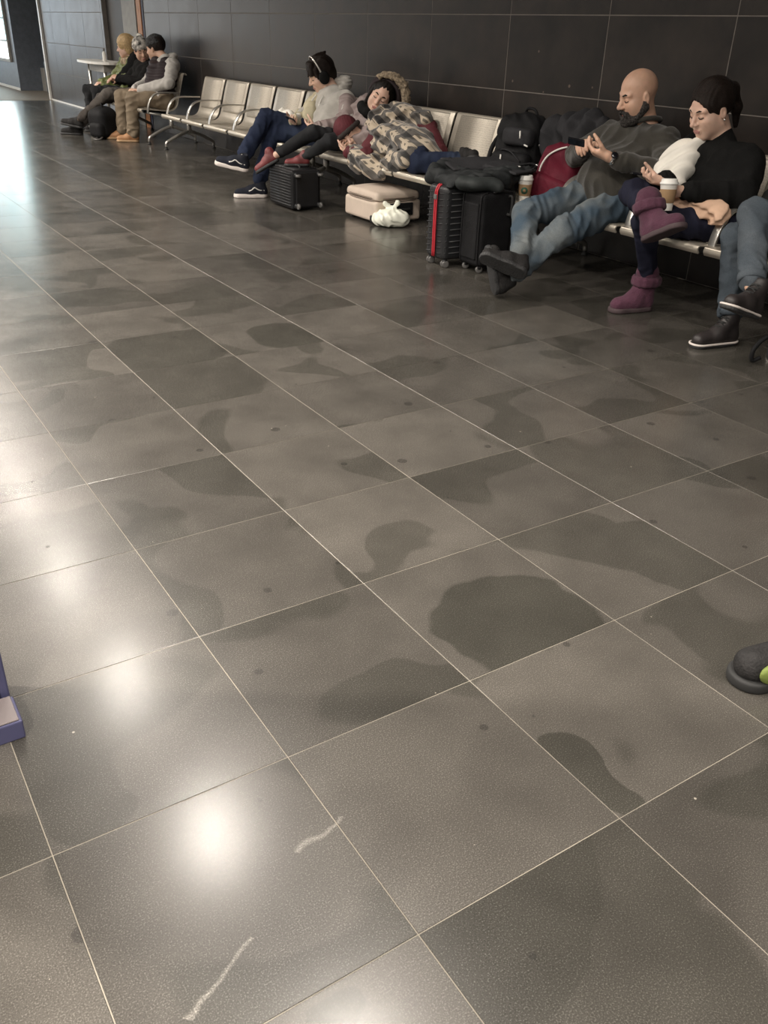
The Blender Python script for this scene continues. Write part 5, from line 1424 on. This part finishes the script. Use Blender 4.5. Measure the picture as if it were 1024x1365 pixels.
def drape(P):
    v = P - V3(3.72, 5.98, .50); a = np.arctan2(v[:, 2] * 1.4, -v[:, 1]); r = np.linalg.norm(v, axis=1)
    return .016 * np.sin(a * 13 + r * 14 + 1.6 * waves(P, 9, 5)) * np.clip(r * 5, 0, 1) + .009 * np.sin((P @ V3(.6, -.3, .9)) * 55 + 2.5 * waves(P, 12, 7)) + .004 * waves(P, 50, 4)
C.disp = drape; C.dmax = .042; C.fold = (.016, 50, 9)
tag(sculpt('blanket', C, .0085, plaid()), 'beige, grey and black plaid blanket heaped over the two sleepers', 'blanket')

# things by the far group
t = thing('backpack', 'black bag on the floor between the legs of the far group', 'bag', (3.36, 11.42, 0))
C = Clay(.05); C.block((3.34, 11.44, .165), (.14, .15, .165), .08, frame((1, .4, 0), (0, 0, 1))); C.ell((3.36, 11.46, .27), (.12, .12, .10)); C.cut((0, 0, .002), (0, 0, -1)); C.disp = lambda P: .007 * waves(P, 22, 5); C.dmax = .01
sculpt('main_bag', C, .011, M['fabric_black'], t)
C = Clay(.03); C.block((3.235, 11.36, .10), (.06, .11, .085), .05, frame((1, .4, 0), (0, 0, 1))); C.cut((0, 0, .004), (0, 0, -1)); sculpt('front_pocket', C, .011, M['fabric_black'], t)
tube('strap', catmull([(3.22, 11.33, .02), (3.17, 11.30, .012), (3.15, 11.24, .010), (3.21, 11.22, .012), (3.26, 11.28, .03)], 5), .010, M['wheel'], t, seg=8)
tube('grab_handle', catmull([(3.33, 11.40, .345), (3.33, 11.42, .385), (3.36, 11.48, .385), (3.37, 11.50, .345)], 4), .009, M['fabric_black'], t)
t = thing('coffee_cup', 'small white cup on the floor behind the stretched black shoes', 'cup', (3.30, 11.80, 0), 'takeaway paper cups')
lathe('cup_body', [(.030, 0), (.042, .10), (.043, .105)], (3.30, 11.80, 0), M['paper_cup'], t, seg=18); lathe('lid', [(.045, .103), (.045, .112), (.038, .118), (.036, .126)], (3.30, 11.80, 0), M['white'], t, seg=18)
t = thing('counter_table', 'white oval topped table with tubular legs and grey blue panel beside the far group', 'table', (4.0, 13.45, 0))
bm = bmesh.new()
rim = [(3.98 + .22 * math.copysign(abs(math.cos(a)) ** .8, math.cos(a)), 13.50 + .66 * math.copysign(abs(math.sin(a)) ** .8, math.sin(a))) for a in np.linspace(0, 6.2832, 33)[:-1]]
lo = [bm.verts.new((x, y, .755)) for x, y in rim]; hi = [bm.verts.new((x, y, .785)) for x, y in rim]
for k in range(32): bm.faces.new((lo[k], lo[(k + 1) % 32], hi[(k + 1) % 32], hi[k]))
bm.faces.new(lo[::-1]); bm.faces.new(hi)
bm_object('table_top', bm, M['white'], t)
for x, y in ((3.90, 13.72), (4.10, 13.76), (3.90, 13.00), (4.10, 13.00)):
    tube('leg', [(x, y, 0), (x, y, .76)], .022, M['alu'], t)
box('apron', (3.87, 12.95, .66), (4.09, 13.62, .752), M['greypanel'], t, bevel=.004)
box('front_panel', (3.99, 12.90, .05), (4.02, 13.70, .655), M['bluewall'], t, bevel=.004)
t = thing('bottle', 'small slim white bottle on the white table behind the blond person', 'bottle', (3.98, 13.22, .785))
lathe('bottle_body', [(.026, 0), (.028, .01), (.027, .10), (.014, .125)], (3.98, 13.22, .785), M['white'], t, seg=14); lathe('cap', [(.014, .125), (.014, .155), (.008, .158)], (3.98, 13.22, .785), M['wheel'], t, seg=12)
t = thing('trolley_case', 'black trolley case standing in the dark recess behind the stone wall', 'suitcase', (4.52, 18.25, 0))
box('shell', (4.40, 17.98, .05), (4.66, 18.40, .60), M['hard_black'], t, bevel=.03, seg=3)
for y in (18.10, 18.28): tube('pull_rod', [(4.60, y, .60), (4.60, y, .95)], .009, M['alu'], t)
tube('grip', [(4.60, 18.08, .955), (4.60, 18.30, .955)], .014, M['rubber'], t)
for y in (18.04, 18.34): wheel(t, (4.44, y, .026), (0, 1, 0), .026)

# foot of a violet display stand at the left border
t = thing('display_stand', 'violet blue display stand with stepped base at the left border', 'stand', (-.28, 1.30, 0))
box('base_block', (-.55, 1.215, 0), (.030, 1.300, .044), M['kiosk'], t, bevel=.003)
box('base_plate', (-.55, 1.218, .0445), (.024, 1.298, .048), M['kiosk_top'], t, bevel=.001)
box('upright_panel', (-.55, 1.306, 0), (.026, 1.40, 1.60), M['kiosk'], t, bevel=.004)
box('inner_panel', (-.53, 1.298, .05), (.004, 1.308, 1.55), M['black_steel'], t, bevel=.002)

# trainer with lime green side at the right border
t = thing('trainer', 'dark trainer with lime green side on the floor at the right border', 'shoe', (1.46, .56, 0))
SH_LIME = shoe_meshes(.005, mu=M['dark_shoe'], ms=M['rubber'], ml=M['black_lace'], L=.28, w=.048, toe_h=.058)
hl = (1.675, .505, 0); tw_ = (1.407, .590, 0)
o = put_shoe(SH_LIME, t, hl, tw_, up_, name='upper_shoe', s=1.05)
C = Clay(.02); C.ell((.205, .0405, .048), (.045, .013, .026)); C.disp = lambda P: .002 * waves(P, 120, 4); C.dmax = .004
me = clay_mesh('side_panel', C, .005, M['lime']); q = link('side_panel', me, o); q['label'] = 'lime green side panel'
# bag at the right border under the last seat
t = thing('shoulder_bag', 'dark grey bag with a raised strap at the right border near laced boots', 'bag', (3.52, 1.86, 0))
C = Clay(.04); C.block((3.52, 1.84, .07), (.17, .13, .07), .06); C.cut((0, 0, .002), (0, 0, -1)); C.disp = lambda P: .006 * waves(P, 25, 5); C.dmax = .01
sculpt('main_bag', C, .008, M['coat_grey'], t)
tube('strap', catmull([(3.36, 1.97, .03), (3.325, 1.985, .02), (3.32, 1.985, .07), (3.36, 1.965, .125), (3.42, 1.93, .13)], 6), .010, M['fabric_black'], t, seg=8)
